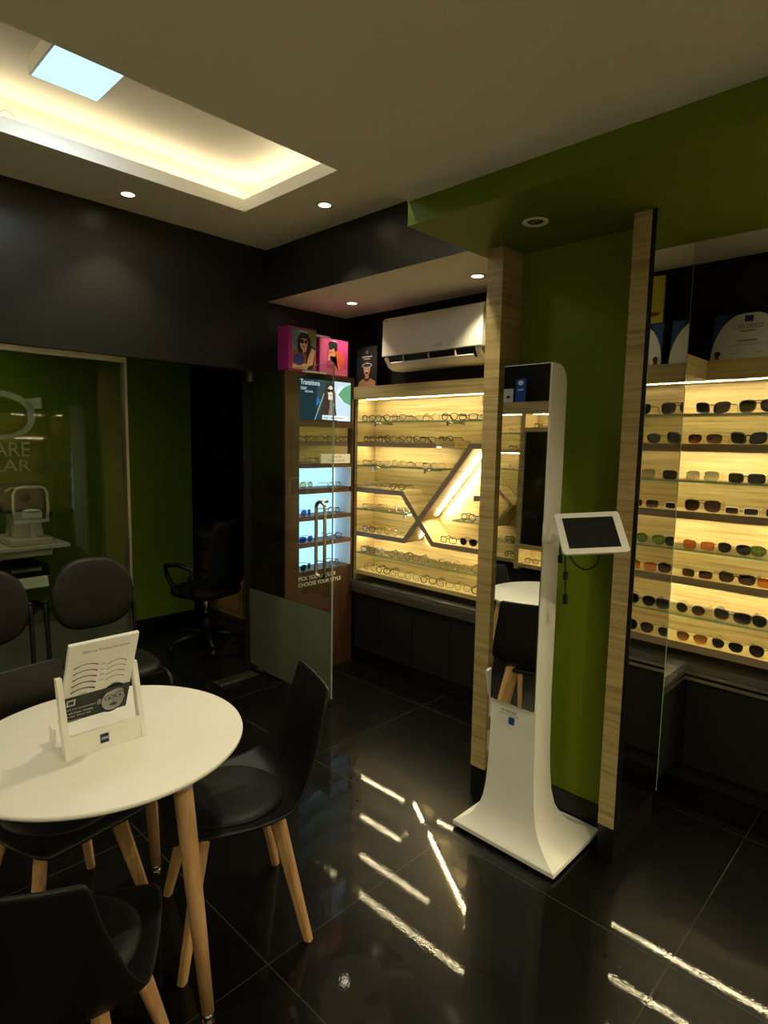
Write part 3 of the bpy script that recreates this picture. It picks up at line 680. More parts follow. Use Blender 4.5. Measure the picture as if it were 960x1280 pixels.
downlight(-3.391, 1.493, ZC, 'lit round downlight in the ceiling band beside the charcoal bulkhead above glass partition', True, 24)
downlight(-2.71, 2.293, ZC, 'lit round downlight at the ceiling corner beyond the end of the light tray', True, 36)
downlight(-3.194, 2.954, 2.6, 'lit round downlight in low white soffit above the pink boxes', True, 20)
downlight(-2.136, 2.95, 2.6, 'lit round downlight in low white soffit above the air conditioner', True, 30)
downlight(-1.255, 2.085, ZG, 'unlit round gimbal downlight in the lime green soffit above the mirror kiosk', False)
# lamps out of view above and behind the photographer, some added for fill
downlight(-1.85, -.35, ZC, 'lit round downlight in the ceiling beyond the tray, above the chairs', True, 8)
downlight(-1.83, 1.80, ZC, 'lit round downlight in the ceiling beyond the tray, near the mirror kiosk', True, 64)
downlight(.40, .95, ZD, 'lit round downlight in the dropped ceiling between kiosk and street window', True, 72, 150, soft=.06)
downlight(-.6, -.75, ZD, 'added unseen downlight brightening the room from behind the photographer', True, 50, 150, soft=.08)  # added fill lamp, lifts the ambient light by bounce off the wall
downlight(1.4, -.6, ZD, 'added unseen downlight brightening the room from the far corner behind the photographer', True, 50, 150, soft=.08)  # second added fill lamp behind the camera
downlight(-.15, 2.95, 2.54, 'added unseen downlight brightening the certificates from the alcove ceiling', True, 7, 140)  # added lamp, there to brighten the certificates
downlight(-4.35, .6, 2.7, 'added unseen downlight brightening the consulting room over the instrument table', True, 20, 150)  # added lamp, raises the light in the consulting room
pl = thing('panel_light', 'square bluish white panel light glowing in the ceiling light tray', 'ceiling light', (-2.73, 1.01, 3.15))
b = MB(); b.box(-2.875, -2.585, .875, 1.147, 3.088, 3.15); b.build('housing', 'white', pl)
b = MB(); b.box(-2.866, -2.594, .884, 1.138, 3.0855, 3.0885); b.build('diffuser', 'panel', pl)
l = bpy.data.lights.new('panel_lamp', 'AREA'); l.energy = 5; l.color = (.80, .94, 1.0); l.size = .26
lo = bpy.data.objects.new('panel_lamp', l); COL.objects.link(lo); lo.parent = pl; lo.location = (0, 0, -.068)
cl = thing('cove_lights', 'warm LED tape hidden behind the lip of the ceiling light tray', 'LED strip', (TX0, TY1, 3.006))
b = MB(); b.box(TX0-.075, TX0-.06, TY0, TY1+.06, 3.006, 3.016); b.build('led_tape', 'cove', cl)
b = MB(); b.box(TX0-.06, TX1+.06, TY1+.06, TY1+.075, 3.006, 3.016); b.build('led_tape', 'cove', cl)
b = MB(); b.box(TX1+.06, TX1+.075, TY0, TY1+.06, 3.006, 3.016); b.build('led_tape', 'cove', cl)
b = MB(); b.tube([(TX0+.0, .83+.006*i, 3.012+.03*math.sin(PI*i/12)) for i in range(13)], .0022, 6); b.build('loose_wire', 'offwhite', cl)

# ================================================================== PILLAR MIRROR, WALL FITTINGS
mi = MB(); mi.box(-.887, -.873, YP, 2.655, .142, ZG-.001); mi = tag(mi.build('tall_mirror', 'mirror', loc=(-.88, 2.45, .142)), 'tall frameless mirror covering the side of the pillar facing the sunglasses', 'mirror')
b = MB(); b.box(-.888, -.872, YP-.001, YP+.0035, .142, ZG-.001); b.build('edge_strip', 'black', mi)
b = MB(); b.box(-.888, -.8725, 2.652, 2.658, .142, ZG-.001); b.build('glass_edge', 'glassedge', mi)
ho = thing('hanging_handset', 'white handset hanging on the inner side of the oak upright behind kiosk', 'handset', (-1.494, 2.30, .42))
b = MB(); b.obj = None
Tm = Matrix.Translation((-1.492, 2.255, .56)) @ Matrix.Rotation(math.radians(12), 4, 'X')
b.box(-.008, .010, -.012, .020, -.055, .075, T=Tm); b.build('handset_head', 'white', ho, bevel=.004)
b = MB(); b.box(-1.499, -1.482, 2.262, 2.278, .40, .52); b.build('handset_grip', 'white', ho, bevel=.004)
b = MB(); b.ell((-1.482, 2.262, .575), (.004, .006, .006)); b.build('button', 'steel', ho)
sp = MB(); sp.box(-1.50, -1.492, 2.262, 2.302, .235, .33); sp = tag(sp.build('socket_plate', 'white', loc=(-1.496, 2.28, .235), bevel=.003), 'white socket plate low on the inner side of the oak upright', 'socket')
b = MB(); b.box(-1.493, -1.489, 2.272, 2.292, .295, .318); b.build('switch', 'offwhite', sp); b = MB(); b.box(-1.493, -1.490, 2.272, 2.292, .25, .278); b.build('socket_face', 'offwhite', sp)

# ================================================================== MIRROR KIOSK
ki = thing('mirror_kiosk', 'white freestanding mirror kiosk with flared foot and tablet arm before green wall', 'kiosk', (-1.24, 2.2, 0))
bx0, bx1, by0, by1 = -1.477, -1.0, 1.99, 2.385
kx0, kx1, ky0, ky1 = -1.348, -1.142, 2.058, 2.178
rings = []
for z, tt in ((.012, 1.0), (.026, 1.0), (.030, .985), (.045, .78), (.065, .58), (.09, .40), (.125, .25), (.17, .145), (.23, .08), (.31, .04), (.42, .015), (.60, 0.0)):
    x0, x1, ya, yb = kx0+(bx0-kx0)*tt, kx1+(bx1-kx1)*tt, ky0+(by0-ky0)*tt, ky1+(by1-ky1)*tt
    rings.append([(x0, ya, z), (x1, ya, z), (x1, yb, z), (x0, yb, z)])
b = MB(); b.loft(rings, smooth=True); ko = b.build('flared_foot', 'kiosk', ki)
for e_ in ko.data.edges:
    a, c = ko.data.vertices[e_.vertices[0]].co, ko.data.vertices[e_.vertices[1]].co
    if abs(a.z-c.z) > 1e-4: e_.use_edge_sharp = True
for p in ko.data.polygons:
    if p.index < 8: p.use_smooth = False
b = MB(); b.box(bx0+.012, bx1-.012, by0+.012, by1-.012, 0, .013); b.build('base_plate', 'black', ki)
zt = 1.945
pr_ = [(ky0, .60), (ky1, .60)] + [(ky1-.07+.07*math.cos(a), zt-.075+.075*math.sin(a)) for a in [PI/2*i/8 for i in range(9)]] + [(ky0, zt)]
b = MB(); b.prism(pr_, lambda a, z, d: (d, a, z), kx0, kx1); b.build('column', 'kiosk', ki, bevel=.003)
til = math.radians(.45)
b = MB(); b.add([(kx0+.004, ky0-.0035-.012, .607), (kx1-.004, ky0-.0035-.012, .607), (kx1-.004, ky0-.0035, zt-.004), (kx0+.004, ky0-.0035, zt-.004),
                 (kx0+.004, ky0+.002, .607), (kx1-.004, ky0+.002, .607), (kx1-.004, ky0+.002, zt-.004), (kx0+.004, ky0+.002, zt-.004)],
                [(0, 1, 2, 3), (4, 7, 6, 5), (0, 4, 5, 1), (1, 5, 6, 2), (2, 6, 7, 3), (3, 7, 4, 0)]); b.build('mirror', 'mirror', ki)
text('MY PARTNER', FY(-1.297, ky0-.002, .562), .072, .011, 'lettering', 'textblack', ki, d=.0015)
fr = FY(-1.262, ky0-.003, .516); b = MB(); b.prism(rect(0, 0, .026, .030), fr.p, -.003, .0005); lg = b.build('logo', 'blue', ki)
b = MB(); b.box(-1.306, -1.216, ky0-.0036, ky0-.002, .553, .5545); b.build('strapline', cmat((.25, .22, .16)), ki)
# tablet
psi, tau, rol = .768, .689, .070
Rv = Vector((math.cos(psi), math.sin(psi), 0)); Bv = Vector((-math.sin(psi), math.cos(psi), 0)); Uv = Vector((0, 0, 1))*math.cos(tau)+Bv*math.sin(tau)
R2 = Rv*math.cos(rol)+Uv*math.sin(rol); U2 = -Rv*math.sin(rol)+Uv*math.cos(rol); C = Vector((-.910, 1.958, 1.351))
fr = Fr(C, R2, U2)
def rr(w, h, r, n=5):
    o = []
    for cx, cy, a0 in ((w/2-r, h/2-r, 0), (-w/2+r, h/2-r, PI/2), (-w/2+r, -h/2+r, PI), (w/2-r, -h/2+r, 1.5*PI)):
        o += [(cx+r*math.cos(a0+PI/2*i/n), cy+r*math.sin(a0+PI/2*i/n)) for i in range(n+1)]
    return o
b = MB(); b.prism(rr(.227, .161, .012), fr.p, -.012, 0); tb = b.build('tablet', 'white', ki, bevel=.002)
b = MB(); b.prism(rect(-.090, -.060, .087, .060), fr.p, -.001, .0006); b.build('screen', 'screen', tb)
b = MB(); b.tube([(kx1-.005, 2.11, 1.315), (kx1+.03, 2.09, 1.305), tuple(C-Vector(fr.n)*.05+Vector((0, .0, -.02))), tuple(C-Vector(fr.n)*.011)], .010, 10); b.build('tablet_arm', 'white', ki)
b = MB(); b.box(kx1-.001, kx1+.018, 2.075, 2.14, 1.27, 1.345); b.build('arm_bracket', 'white', ki, bevel=.004)
def cab(pts, name='cable', r=.0028):
    P = [Vector(p) for p in pts]; out = []
    for i in range(len(P)-1):
        p0, p1, p2, p3 = P[max(0, i-1)], P[i], P[i+1], P[min(len(P)-1, i+2)]
        for k in range(6):
            t = k/6; out.append(tuple(.5*((2*p1)+(-p0+p2)*t+(2*p0-5*p1+4*p2-p3)*t*t+(-p0+3*p1-3*p2+p3)*t**3)))
    out.append(tuple(P[-1]))
    b = MB(); b.tube(out, r, 6); return b
cb_ = C-Vector(fr.n)*.03
b = cab([cb_, (-1.02, 2.02, 1.27), (-1.00, 2.03, 1.22), (-.955, 2.03, 1.205), (-.92, 2.04, 1.235), tuple(cb_+Vector((.03, .02, -.03)))]); b.build('cable', 'black', ki)
b = cab([cb_+Vector((-.03, 0, 0)), (-1.035, 2.03, 1.27), (-1.035, 2.03, 1.18), (-1.03, 2.03, 1.10)]); b.box(-1.041, -1.027, 2.024, 2.036, 1.155, 1.185); b.box(-1.038, -1.024, 2.024, 2.036, 1.065, 1.10); b.build('cable', 'black', ki)
b = cab([cb_+Vector((-.04, 0, 0)), (-1.06, 2.04, 1.28), (-1.062, 2.04, 1.24)]); b.box(-1.070, -1.056, 2.034, 2.046, 1.212, 1.24); b.build('cable', 'black', ki)

# ================================================================== TABLE AND SHELL CHAIRS
TC = Vector((-1.812, .686, 0))
tb = thing('round_table', 'round white table with tapered wooden legs and a brochure stand on it', 'table', TC)
b = MB(); b.lathe([(.02, .722), (.385, .722), (.398, .727), (.4005, .733), (.399, .7385), (.396, .740), (.02, .740)], TC, 96); b.build('tabletop', 'tabletop', tb)
b = MB(); b.lathe([(.02, .700), (.26, .700), (.26, .722), (.02, .722)], TC, 40); b.build('under_frame', 'black', tb)
for a in (14.6, 137, 256):
    c, s_ = math.cos(math.radians(a)), math.sin(math.radians(a))
    P = lambda r, z: (TC.x+r*c, TC.y+r*s_, z)
    top, bot = P(.315, .722), P(.405, .016)
    q = lambda t: tuple(Vector(top).lerp(Vector(bot), t))
    b = MB(); b.tube([q(.055), q(.2), q(.6), q(.985)], [.0265, .026, .0225, .0175], 16); lg = b.build('leg', 'beech', tb)
    b = MB(); b.tube([q(0), q(.06)], [.029, .0285], 16); b.build('leg_cap', 'offwhite', lg)
    b = MB(); b.tube([q(.985), q(1.0), P(.405, .004)], [.014, .014, .016], 12); b.tube([P(.405, .004), P(.405, 0)], [.018, .018], 12); b.build('foot_glide', 'chrome', lg)

def shell_chair(label, c, fwd):
    ang = math.atan2(fwd[1], fwd[0]) - PI/2
    t = thing('shell_chair', label, 'chair', (c[0], c[1], 0), ang, 'black shell chairs round the white table')
    # side profile (forward, height) with half width and edge lift
    prof = [(.232, .418, .150, .004), (.222, .434, .185, .008), (.17, .440, .208, .014), (.08, .434, .222, .020), (-.02, .426, .230, .030), (-.11, .424, .233, .046), (-.175, .436, .230, .060),
            (-.215, .475, .222, .062), (-.238, .535, .210, .050), (-.252, .60, .198, .036), (-.264, .67, .185, .024), (-.276, .74, .170, .014), (-.286, .79, .166, .012), (-.291, .818, .160, .011), (-.293, .828, .150, .010)]
    nu = 14; vs = []
    for i, (y, z, hw, lift) in enumerate(prof):
        a = prof[max(0, i-1)]; d = prof[min(len(prof)-1, i+1)]
        tg = Vector((0, d[0]-a[0], d[1]-a[1])).normalized(); nn = Vector((0, -tg.z, tg.y))
        if nn.dot(Vector((0, 1, 1))) < 0: nn = -nn
        for k in range(nu+1):
            u = -1+2*k/nu
            p = Vector((u*hw, y, z)) + nn*(lift*abs(u)**2.6)
            vs.append(tuple(p))
    fs = [(i*(nu+1)+k, i*(nu+1)+k+1, (i+1)*(nu+1)+k+1, (i+1)*(nu+1)+k) for i in range(len(prof)-1) for k in range(nu)]
    b = MB(); b.add(vs, fs, 0, True); b.build('shell', 'black', t, local=True, solid=.012, subsurf=1)
    # padded seat
    rings = []
    for rr_i, zz in ((1.0, .436), (1.02, .444), (.97, .452), (.8, .458), (.45, .459)):
        rings.append([(.178*rr_i*math.cos(2*PI*q/28)*(1), .015+.182*rr_i*math.sin(2*PI*q/28), zz+.010*abs(math.cos(2*PI*q/28))**3*rr_i) for q in range(28)])
    b = MB(); b.loft(rings, smooth=True); b.build('seat_pad', 'pad', t, local=True)
    b = MB(); b.box(-.13, .13, -.13, .13, .385, .412); b.build('seat_frame', 'black', t, local=True, bevel=.01)
    for sx in (-1, 1):
        for sy in (-1, 1):
            T0 = Vector((sx*.115, sy*.115, .418)); B0 = Vector((sx*.20, sy*.20, 0))
            wid = [(.030, .017), (.029, .0165), (.022, .015), (.016, .0135)]
            diag = Vector((sx, sy, 0)).normalized(); tan = Vector((-diag.y, diag.x, 0)); rings = []
            for (a_, b_), tt in zip(wid, (0, .12, .6, 1)):
                p = T0.lerp(B0, tt); ring = []
                for (ca, cb2) in ((1, .6), (.6, 1), (-.6, 1), (-1, .6), (-1, -.6), (-.6, -1), (.6, -1), (1, -.6)):
                    ring.append(tuple(p + diag*ca*a_*.9 + tan*cb2*b_))
                rings.append(ring)
            for g in (0, 3): rings[g] = [(x, y, .418 if g == 0 else 0.0) for x, y, z in rings[g]]
            b = MB(); b.loft(rings, smooth=False); b.build('leg', 'beech', t, local=True, bevel=.002)
    return t
shell_chair('black shell chair with wooden legs between the table and the open glass door', (-1.70, 1.05), (-.35, -.94))
shell_chair('black shell chair pushed under the table on the glass partition side', (-2.07, .625), (.98, .15))
shell_chair('black shell chair turned with its back to the camera at the table', (-1.416, .405), (-.817, .576))

# ---- brochure stand
bs = thing('brochure_stand', 'white tilting lens brochure stand on the round table', 'display stand', (-1.80, .66, .74))
b = MB(); b.box(-1.865, -1.745, .55, .773, .7405, .746); b.build('base', 'white', bs, bevel=.001)
b = MB(); b.prism([(-1.745, .7405), (-1.752, .7405), (-1.760, .803), (-1.753, .803)], lambda x, z, d: (x, d, z), .55, .773); lip = b.build('front_lip', 'white', bs)
for ya, yb in ((.546, .562), (.761, .777)):
    b = MB(); b.prism([(-1.740, .7405), (-1.770, .7405), (-1.815, .962), (-1.796, .962)], lambda x, z, d: (x, d, z), ya, yb); b.build('side_post', 'white', bs, bevel=.001)
b = MB(); b.box(-1.90, -1.86, .553, .559, .7405, .79); b.build('rear_foot', 'white', bs)
up = Vector((.115, 0, .262)).normalized()
fr = Fr((-1.848, .564, .806), (0, 1, 0), up); W, H = .195, .288
b = MB(); b.prism(rect(0, 0, W, H), fr.p, -.012, 0); brd = b.build('tilting_board', 'white', bs, bevel=.001)
L = [(rect(.0, .0, W, .098), (.035, .04, .038)), (circ(.148, .052, .043, .058, 28), (.012, .012, .012)), (circ(.150, .046, .034, .044, 28), (.42, .42, .40)), (circ(.165, .045, .018, .04), (.30, .30, .29)), (circ(.108, .05, .007, .012), (.25, .25, .24)),
     (circ(.136, .056, .015, .011), (.03, .03, .03)), (circ(.136, .056, .0125, .009), (.36, .36, .34)), (circ(.168, .060, .015, .011), (.03, .03, .03)), (circ(.168, .060, .0125, .009), (.36, .36, .34)), (rect(.149, .058, .155, .061), (.03, .03, .03)),
     (circ(.137, .055, .004), (.03, .03, .03)), (circ(.168, .059, .004), (.03, .03, .03)), (circ(.152, .026, .012, .0045), (.06, .05, .05)), ([(.150, .036), (.158, .036), (.156, .050), (.152, .050)], (.33, .33, .31)),
     ([(.11, .098), (.19, .098), (.188, .082), (.155, .088), (.118, .078)], (.04, .04, .04)), ([(.012, .066), (.036, .066), (.036, .09), (.012, .09)], (.6, .6, .57)), ([(.016, .071), (.032, .071), (.032, .085), (.016, .085)], (.05, .05, .05))]
def arc(x0, x1, y, tl, tr, sag=.010, n=12):
    top = []; bot = []
    for i in range(n+1):
        t_ = i/n; x = x0+(x1-x0)*t_; s_ = sag*4*t_*(1-t_); th = tl*(1-t_)**2+tr*t_**2+.0006
        top.append((x, y+s_+th/2)); bot.append((x, y+s_-th/2))
    return top+bot[::-1]
for i in range(5): L.append((arc(.018, .086, .205-.022*i, .0035+.0004*i, .0035+.0006*i), (.02, .02, .02)))
for i in range(4): L.append((arc(.112, .168, .197-.020*i, .0025, .0022), (.03, .03, .03)))
for i in range(4): L.append((rect(.093, .203-.02*i, .106, .206-.02*i), (.3, .28, .24)))
for x in (.115, .140, .165): L.append((rect(x, .215, x+.0006, .240), (.45, .42, .35)))
L += [(rect(.115, .240, .1656, .2406), (.45, .42, .35)), (rect(.025, .232, .085, .2326), (.5, .47, .40)), (rect(.04, .108, .062, .111), (.25, .24, .2)), (rect(.13, .118, .152, .121), (.25, .24, .2))]
art('printed_sheet', brd, fr, L)
text('ZEISS Lens Thickness Demonstrator', Fr(fr.p(.035, .258), fr.r, fr.u), .135, .008, 'lettering', 'textblack', brd, d=.007)
for k, s_ in enumerate(('Full UV protection', 'in all clear lenses.', 'All day. Every day.')):
    text(s_, Fr(fr.p(.010, .050-.014*k), fr.r, fr.u), .085-.004*k, .008, 'lettering', 'textwhite', brd, d=.007)
art('fine_print', brd, Fr(fr.p(.010, .010), fr.r, fr.u), [(rect(0, 0, .05, .002), (.35, .35, .33)), (rect(0, -.005, .04, -.003), (.35, .35, .33))], d0=.007)
lf = Fr((-1.7466, .640, .757), (0, 1, 0), Vector((-.008, 0, .0625)))
art('logo', lip, lf, [(rect(0, 0, .028, .030), (.6, .6, .58)), (rect(.002, .002, .026, .028), (.008, .012, .07))], d0=.001)
text('ZEISS', Fr(lf.p(.004, .012), lf.r, lf.u), .020, .007, 'lettering', 'textwhite', lip, d=.003)

# ================================================================== VISITOR CHAIRS AND THE CONSULTING ROOM
def visitor_chair(label, yc):
    t = thing('visitor_chair', label, 'chair', (-3.2, yc, 0), 0, 'black visitor chairs along the glass partition')
    n = 32; rings = []
    for x, sc in ((-.018, .93), (-.024, .98), (-.005, 1.0), (.014, .98), (.022, .90), (.026, .6), (.027, .25)):
        ring = []
        for q in range(n):
            a = 2*PI*q/n; c, s_ = math.cos(a), math.sin(a)
            yy = .212*sc*math.copysign(abs(c)**.72, c); zz = (.20*abs(s_)**.95 if s_ > 0 else -.19*abs(s_)**.8)*sc
            ring.append((-.20+x-.10*zz*.6+.03*(yy/.21)**2, yc*0+yy, .795+zz))
        rings.append(ring)
    b = MB(); b.loft(rings, smooth=True); b.build('backrest', 'vinyl', t, local=True)
    rings = []
    for z, sc in ((.415, .94), (.425, 1.0), (.452, 1.0), (.466, .95), (.472, .7)):
        rings.append([(.03+.225*sc*math.copysign(abs(math.cos(a))**.7, math.cos(a)), .222*sc*math.copysign(abs(math.sin(a))**.7, math.sin(a)), z) for a in [2*PI*q/n for q in range(n)]])
    b = MB(); b.loft(rings, smooth=True); b.build('seat', 'vinyl', t, local=True)
    for s_ in (-1, 1):
        b = MB(); b.tube([(-.222, s_*.228, .78), (-.215, s_*.228, .72), (-.20, s_*.228, .55), (-.21, s_*.225, .30), (-.25, s_*.225, .012)], .0115, 10); b.build('leg', 'black', t, local=True)
        b = MB(); b.tube([(-.20, s_*.228, .405), (.20, s_*.225, .405), (.235, s_*.225, .38), (.25, s_*.225, .012)], .0115, 10); b.build('leg', 'black', t, local=True)
        b = MB(); b.ell((-.2225, s_*.228, .782), (.014, .014, .014)); b.build('tube_cap', 'black', t, local=True)
    for x in (-.20, .18):
        b = MB(); b.tube([(x, -.225, .40), (x, .225, .40)], .0105, 8); b.build('seat_rail', 'black', t, local=True)
    return t
visitor_chair('black visitor chair with oval backrest by the end of the fixed glass', 1.235)
visitor_chair('black visitor chair beside another, cut by the picture edge below the spectacles sign', .705)
# instrument table behind the glass
it = thing('instrument_table', 'white instrument table behind the glass carrying an eye testing machine', 'table', (-4.75, 1.15, 0))
b = MB(); b.box(-5.0+.03, -4.47, .70, 1.49, .885, .912); b.build('top', 'offwhite', it, bevel=.004)
b = MB(); b.box(-4.95, -4.52, .72, 1.39, .835, .885); b.build('apron', 'offwhite', it)
b = MB(); b.box(-4.90, -4.82, 1.0, 1.15, .08, .835); b.build('column', 'offwhite', it)
b = MB(); b.box(-4.93, -4.50, .80, 1.36, .0, .06); b.build('foot', 'offwhite', it, bevel=.01)
pr2 = thing('slide_tray', 'pale slide-out tray with dark printer below the instrument table', 'tray', (-4.6, 1.1, .64))
b = MB(); b.prism([(-4.80, .64), (-4.42, .64), (-4.45, .705), (-4.80, .705)], lambda x, z, d: (x, d, z), .72, 1.33); b.build('tray_front', 'offwhite', pr2)
b = MB(); b.box(-4.80, -4.47, .85, 1.35, .705, .775); b.build('printer', 'black', pr2, bevel=.006)
b = MB(); b.box(-4.80, -4.46, 1.12, 1.30, .745, .765); b.build('paper_slot', 'steel', pr2)
art('printed_mark', pr2, Fr((-4.433, 1.08, .655), (0, 1, 0), Vector((-.03, 0, .065))), [(rect(0, .01, .015, .035), (.05, .05, .05)), (rect(.02, .025, .07, .035), (.05, .05, .05)), (rect(.10, .015, .20, .025), (.2, .2, .18))])
bk = thing('tissue_box', 'small pale tissue box on the shelf under the instrument tray', 'box', (-4.6, 1.12, .47))
b = MB(); b.box(-4.66, -4.50, 1.03, 1.14, .462, .50); b.build('carton', 'offwhite', bk, bevel=.004)
b = MB(); b.ell((-4.58, 1.085, .515), (.05, .04, .022), 9, 6); b.build('tissue', 'white', bk)
ls = MB(); ls.box(-4.81, -4.48, .80, 1.36, .445, .461); ls.build('lower_shelf', 'black', it)
ms = MB(); ms.ell((-4.54, .985, .928), (.05, .03, .018)); tag(ms.build('mouse', 'black', loc=(-4.54, .985, .912)), 'black computer mouse on the instrument table behind glass', 'mouse')
ar = thing('eye_testing_machine', 'cream eye testing machine with chin rest behind the glass partition', 'eye instrument', (-4.66, 1.27, .912))
b = MB(); b.box(-4.86, -4.49, 1.13, 1.395, .912, .962); b.build('base', 'beige', ar, bevel=.012)
b = MB(); b.loft([[(-4.80, 1.18, .962), (-4.58, 1.18, .962), (-4.58, 1.36, .962), (-4.80, 1.36, .962)], [(-4.80, 1.19, 1.13), (-4.62, 1.19, 1.13), (-4.62, 1.35, 1.13), (-4.80, 1.35, 1.13)]], smooth=False); b.build('column', 'beige', ar, bevel=.008)
b = MB(); b.prism([(1.14, 1.12), (1.39, 1.12), (1.40, 1.20), (1.385, 1.275), (1.34, 1.305), (1.19, 1.305), (1.14, 1.275), (1.125, 1.20)], lambda y, z, d: (d, y, z), -4.86, -4.63); b.build('head', 'brown', ar, bevel=.02, seg=3)
b = MB(); b.lathe([(.002, 0), (.026, 0), (.030, .02), (.002, .025)], (0, 0, 0), 18, T=Matrix.Translation((-4.63, 1.265, 1.23)) @ Matrix.Rotation(PI/2, 4, 'Y')); b.build('lens_port', 'black', ar)
path = [(-4.52, 1.175, 1.075), (-4.52, 1.165, 1.16), (-4.52, 1.168, 1.26), (-4.52, 1.185, 1.296), (-4.52, 1.22, 1.305), (-4.52, 1.32, 1.305), (-4.52, 1.355, 1.296), (-4.52, 1.372, 1.26), (-4.52, 1.375, 1.16), (-4.52, 1.365, 1.075)]
b = MB(); b.tube(path, .0095, 10); b.box(-4.53, -4.51, 1.165, 1.375, 1.065, 1.088); b.build('headrest_frame', 'white', ar)
b = MB(); b.ell((-4.51, 1.27, 1.148), (.03, .055, .012)); b.box(-4.545, -4.50, 1.21, 1.33, 1.10, 1.14); b.build('chin_rest', 'white', ar)
b = MB(); b.box(-4.535, -4.505, 1.255, 1.29, .955, 1.07); b.build('chin_rest_post', 'offwhite', ar)
b = MB(); b.tube([(-4.66, 1.405, 1.10), (-4.66, 1.44, 1.10)], .014, 10); b.tube([(-4.66, 1.09, 1.15), (-4.66, 1.13, 1.15)], .018, 10); b.build('knob', 'black', ar)
# desk, clutter and office chair in the dark recess
dk = thing('desk', 'dark wood fronted desk in the unlit consulting room behind the office chair', 'desk', (-5.4, 3.3, 0))
b = MB(); b.box(-6.6, -3.9, 2.99, 3.6, .70, .755); b.build('top', 'offwhite', dk, bevel=.003)
b = MB(); b.box(-6.0, -4.72, 3.03, 3.58, .0, .70); b.build('drawer_unit', 'desk', dk)
b = MB(); b.box(-3.95, -3.91, 3.03, 3.58, .0, .70); b.build('side_panel', 'desk', dk)
for k in range(3):
    b = MB(); b.box(-5.98, -4.74, 3.015, 3.03, .06+.21*k, .25+.21*k); dw = b.build('drawer', 'desk', dk); b = MB(); b.box(-5.45, -5.25, 3.0, 3.015, .15+.21*k, .165+.21*k); b.build('drawer_pull', 'steel', dw)
sh = thing('clutter_shelf', 'dark wall shelves of clutter above the desk in the unlit room', 'shelf', (-5.2, 3.8, 1.1))
for z in (1.15, 1.45, 1.80):
    b = MB(); b.box(-6.6, -3.9, 3.65, 3.98, z, z+.025); b.build('shelf_board', 'plinth', sh)
rnd = random.Random(3)
def clutter(lbl, x, y, z, kind):
    if kind == 'jar':
        t = thing('jar', lbl, 'jar', (x, y, z)); b = MB(); b.lathe([(.03, 0), (.034, .01), (.034, .08), (.026, .092)], (x, y, z), 14); b.build('glass_body', 'offwhite', t); b = MB(); b.lathe([(.027, .092), (.028, .093), (.028, .108), (.004, .11)], (x, y, z), 14); b.build('lid', 'steel', t)
    else:
        t = thing('storage_carton', lbl, 'box', (x, y, z)); b = MB(); b.box(x-.07, x+.07, y-.05, y+.05, z, z+.10); b.build('carton', 'desk', t, bevel=.002); b = MB(); b.box(x-.072, x+.072, y-.052, y+.052, z+.085, z+.112); b.build('lid', 'beige', t, bevel=.002)
clutter('pale jar on the desk beside the office chair back', -5.15, 3.15, .755, 'jar')
clutter('brown lidded carton on the middle dark shelf of the unlit room', -5.0, 3.8, 1.175, 'box')
clutter('pale jar on the middle dark shelf of the unlit room', -5.35, 3.8, 1.175, 'jar')
clutter('brown lidded carton on the upper dark shelf of the unlit room', -5.45, 3.8, 1.475, 'box')
clutter('pale jar on the upper dark shelf of the unlit room', -4.95, 3.8, 1.475, 'jar')
of = thing('office_chair', 'black swivel office chair with loop armrests in the consulting room doorway', 'office chair', (-4.28, 2.42, 0), math.radians(106))
n = 28
rings = [[(.25*sc*math.copysign(abs(math.cos(a))**.7, math.cos(a)), .24*sc*math.copysign(abs(math.sin(a))**.7, math.sin(a)), z) for a in [2*PI*q/n for q in range(n)]] for z, sc in ((.43, .85), (.44, .97), (.47, 1), (.495, .96), (.505, .75))]
b = MB(); b.loft(rings, smooth=True); b.build('seat', 'mesh', of, local=True)
rings = []
for z, hw, y in ((.52, .17, -.205), (.58, .20, -.225), (.70, .225, -.235), (.85, .22, -.245), (.97, .20, -.262), (1.03, .16, -.275)):
    rings.append([(hw*math.copysign(abs(math.cos(a))**.6, math.cos(a)), y+.032*math.sin(a), z) for a in [2*PI*q/20 for q in range(20)]])
b = MB(); b.loft(rings, smooth=True); b.build('backrest', 'mesh', of, local=True)
for s_ in (-1, 1):
    b = MB(); b.tube([(s_*.25, -.10, .47), (s_*.29, -.12, .60), (s_*.29, -.15, .68), (s_*.29, -.02, .71), (s_*.29, .13, .69), (s_*.285, .12, .62), (s_*.26, .06, .50), (s_*.24, .02, .46)], .017, 10); b.build('armrest', 'black', of, local=True)
b = MB(); b.tube([(0, 0, .43), (0, 0, .25)], .025, 12); b.build('gas_lift', 'steel', of, local=True)
b = MB(); b.lathe([(.035, .09), (.045, .10), (.045, .24), (.03, .25)], (0, 0, 0), 16); b.build('column_cover', 'black', of, local=True)
for k in range(5):
    a = 2*PI*k/5+.3; c, s_ = math.cos(a), math.sin(a)
    b = MB(); b.tube([(0, 0, .12), (.16*c, .16*s_, .105), (.29*c, .29*s_, .075)], [.026, .022, .015], 8); lg = b.build('base_arm', 'black', of, local=True)
    b = MB(); b.tube([(.29*c-.022*s_, .29*s_+.022*c, .030), (.29*c+.022*s_, .29*s_-.022*c, .030)], .030, 14); b.build('caster', 'black', lg, local=True)

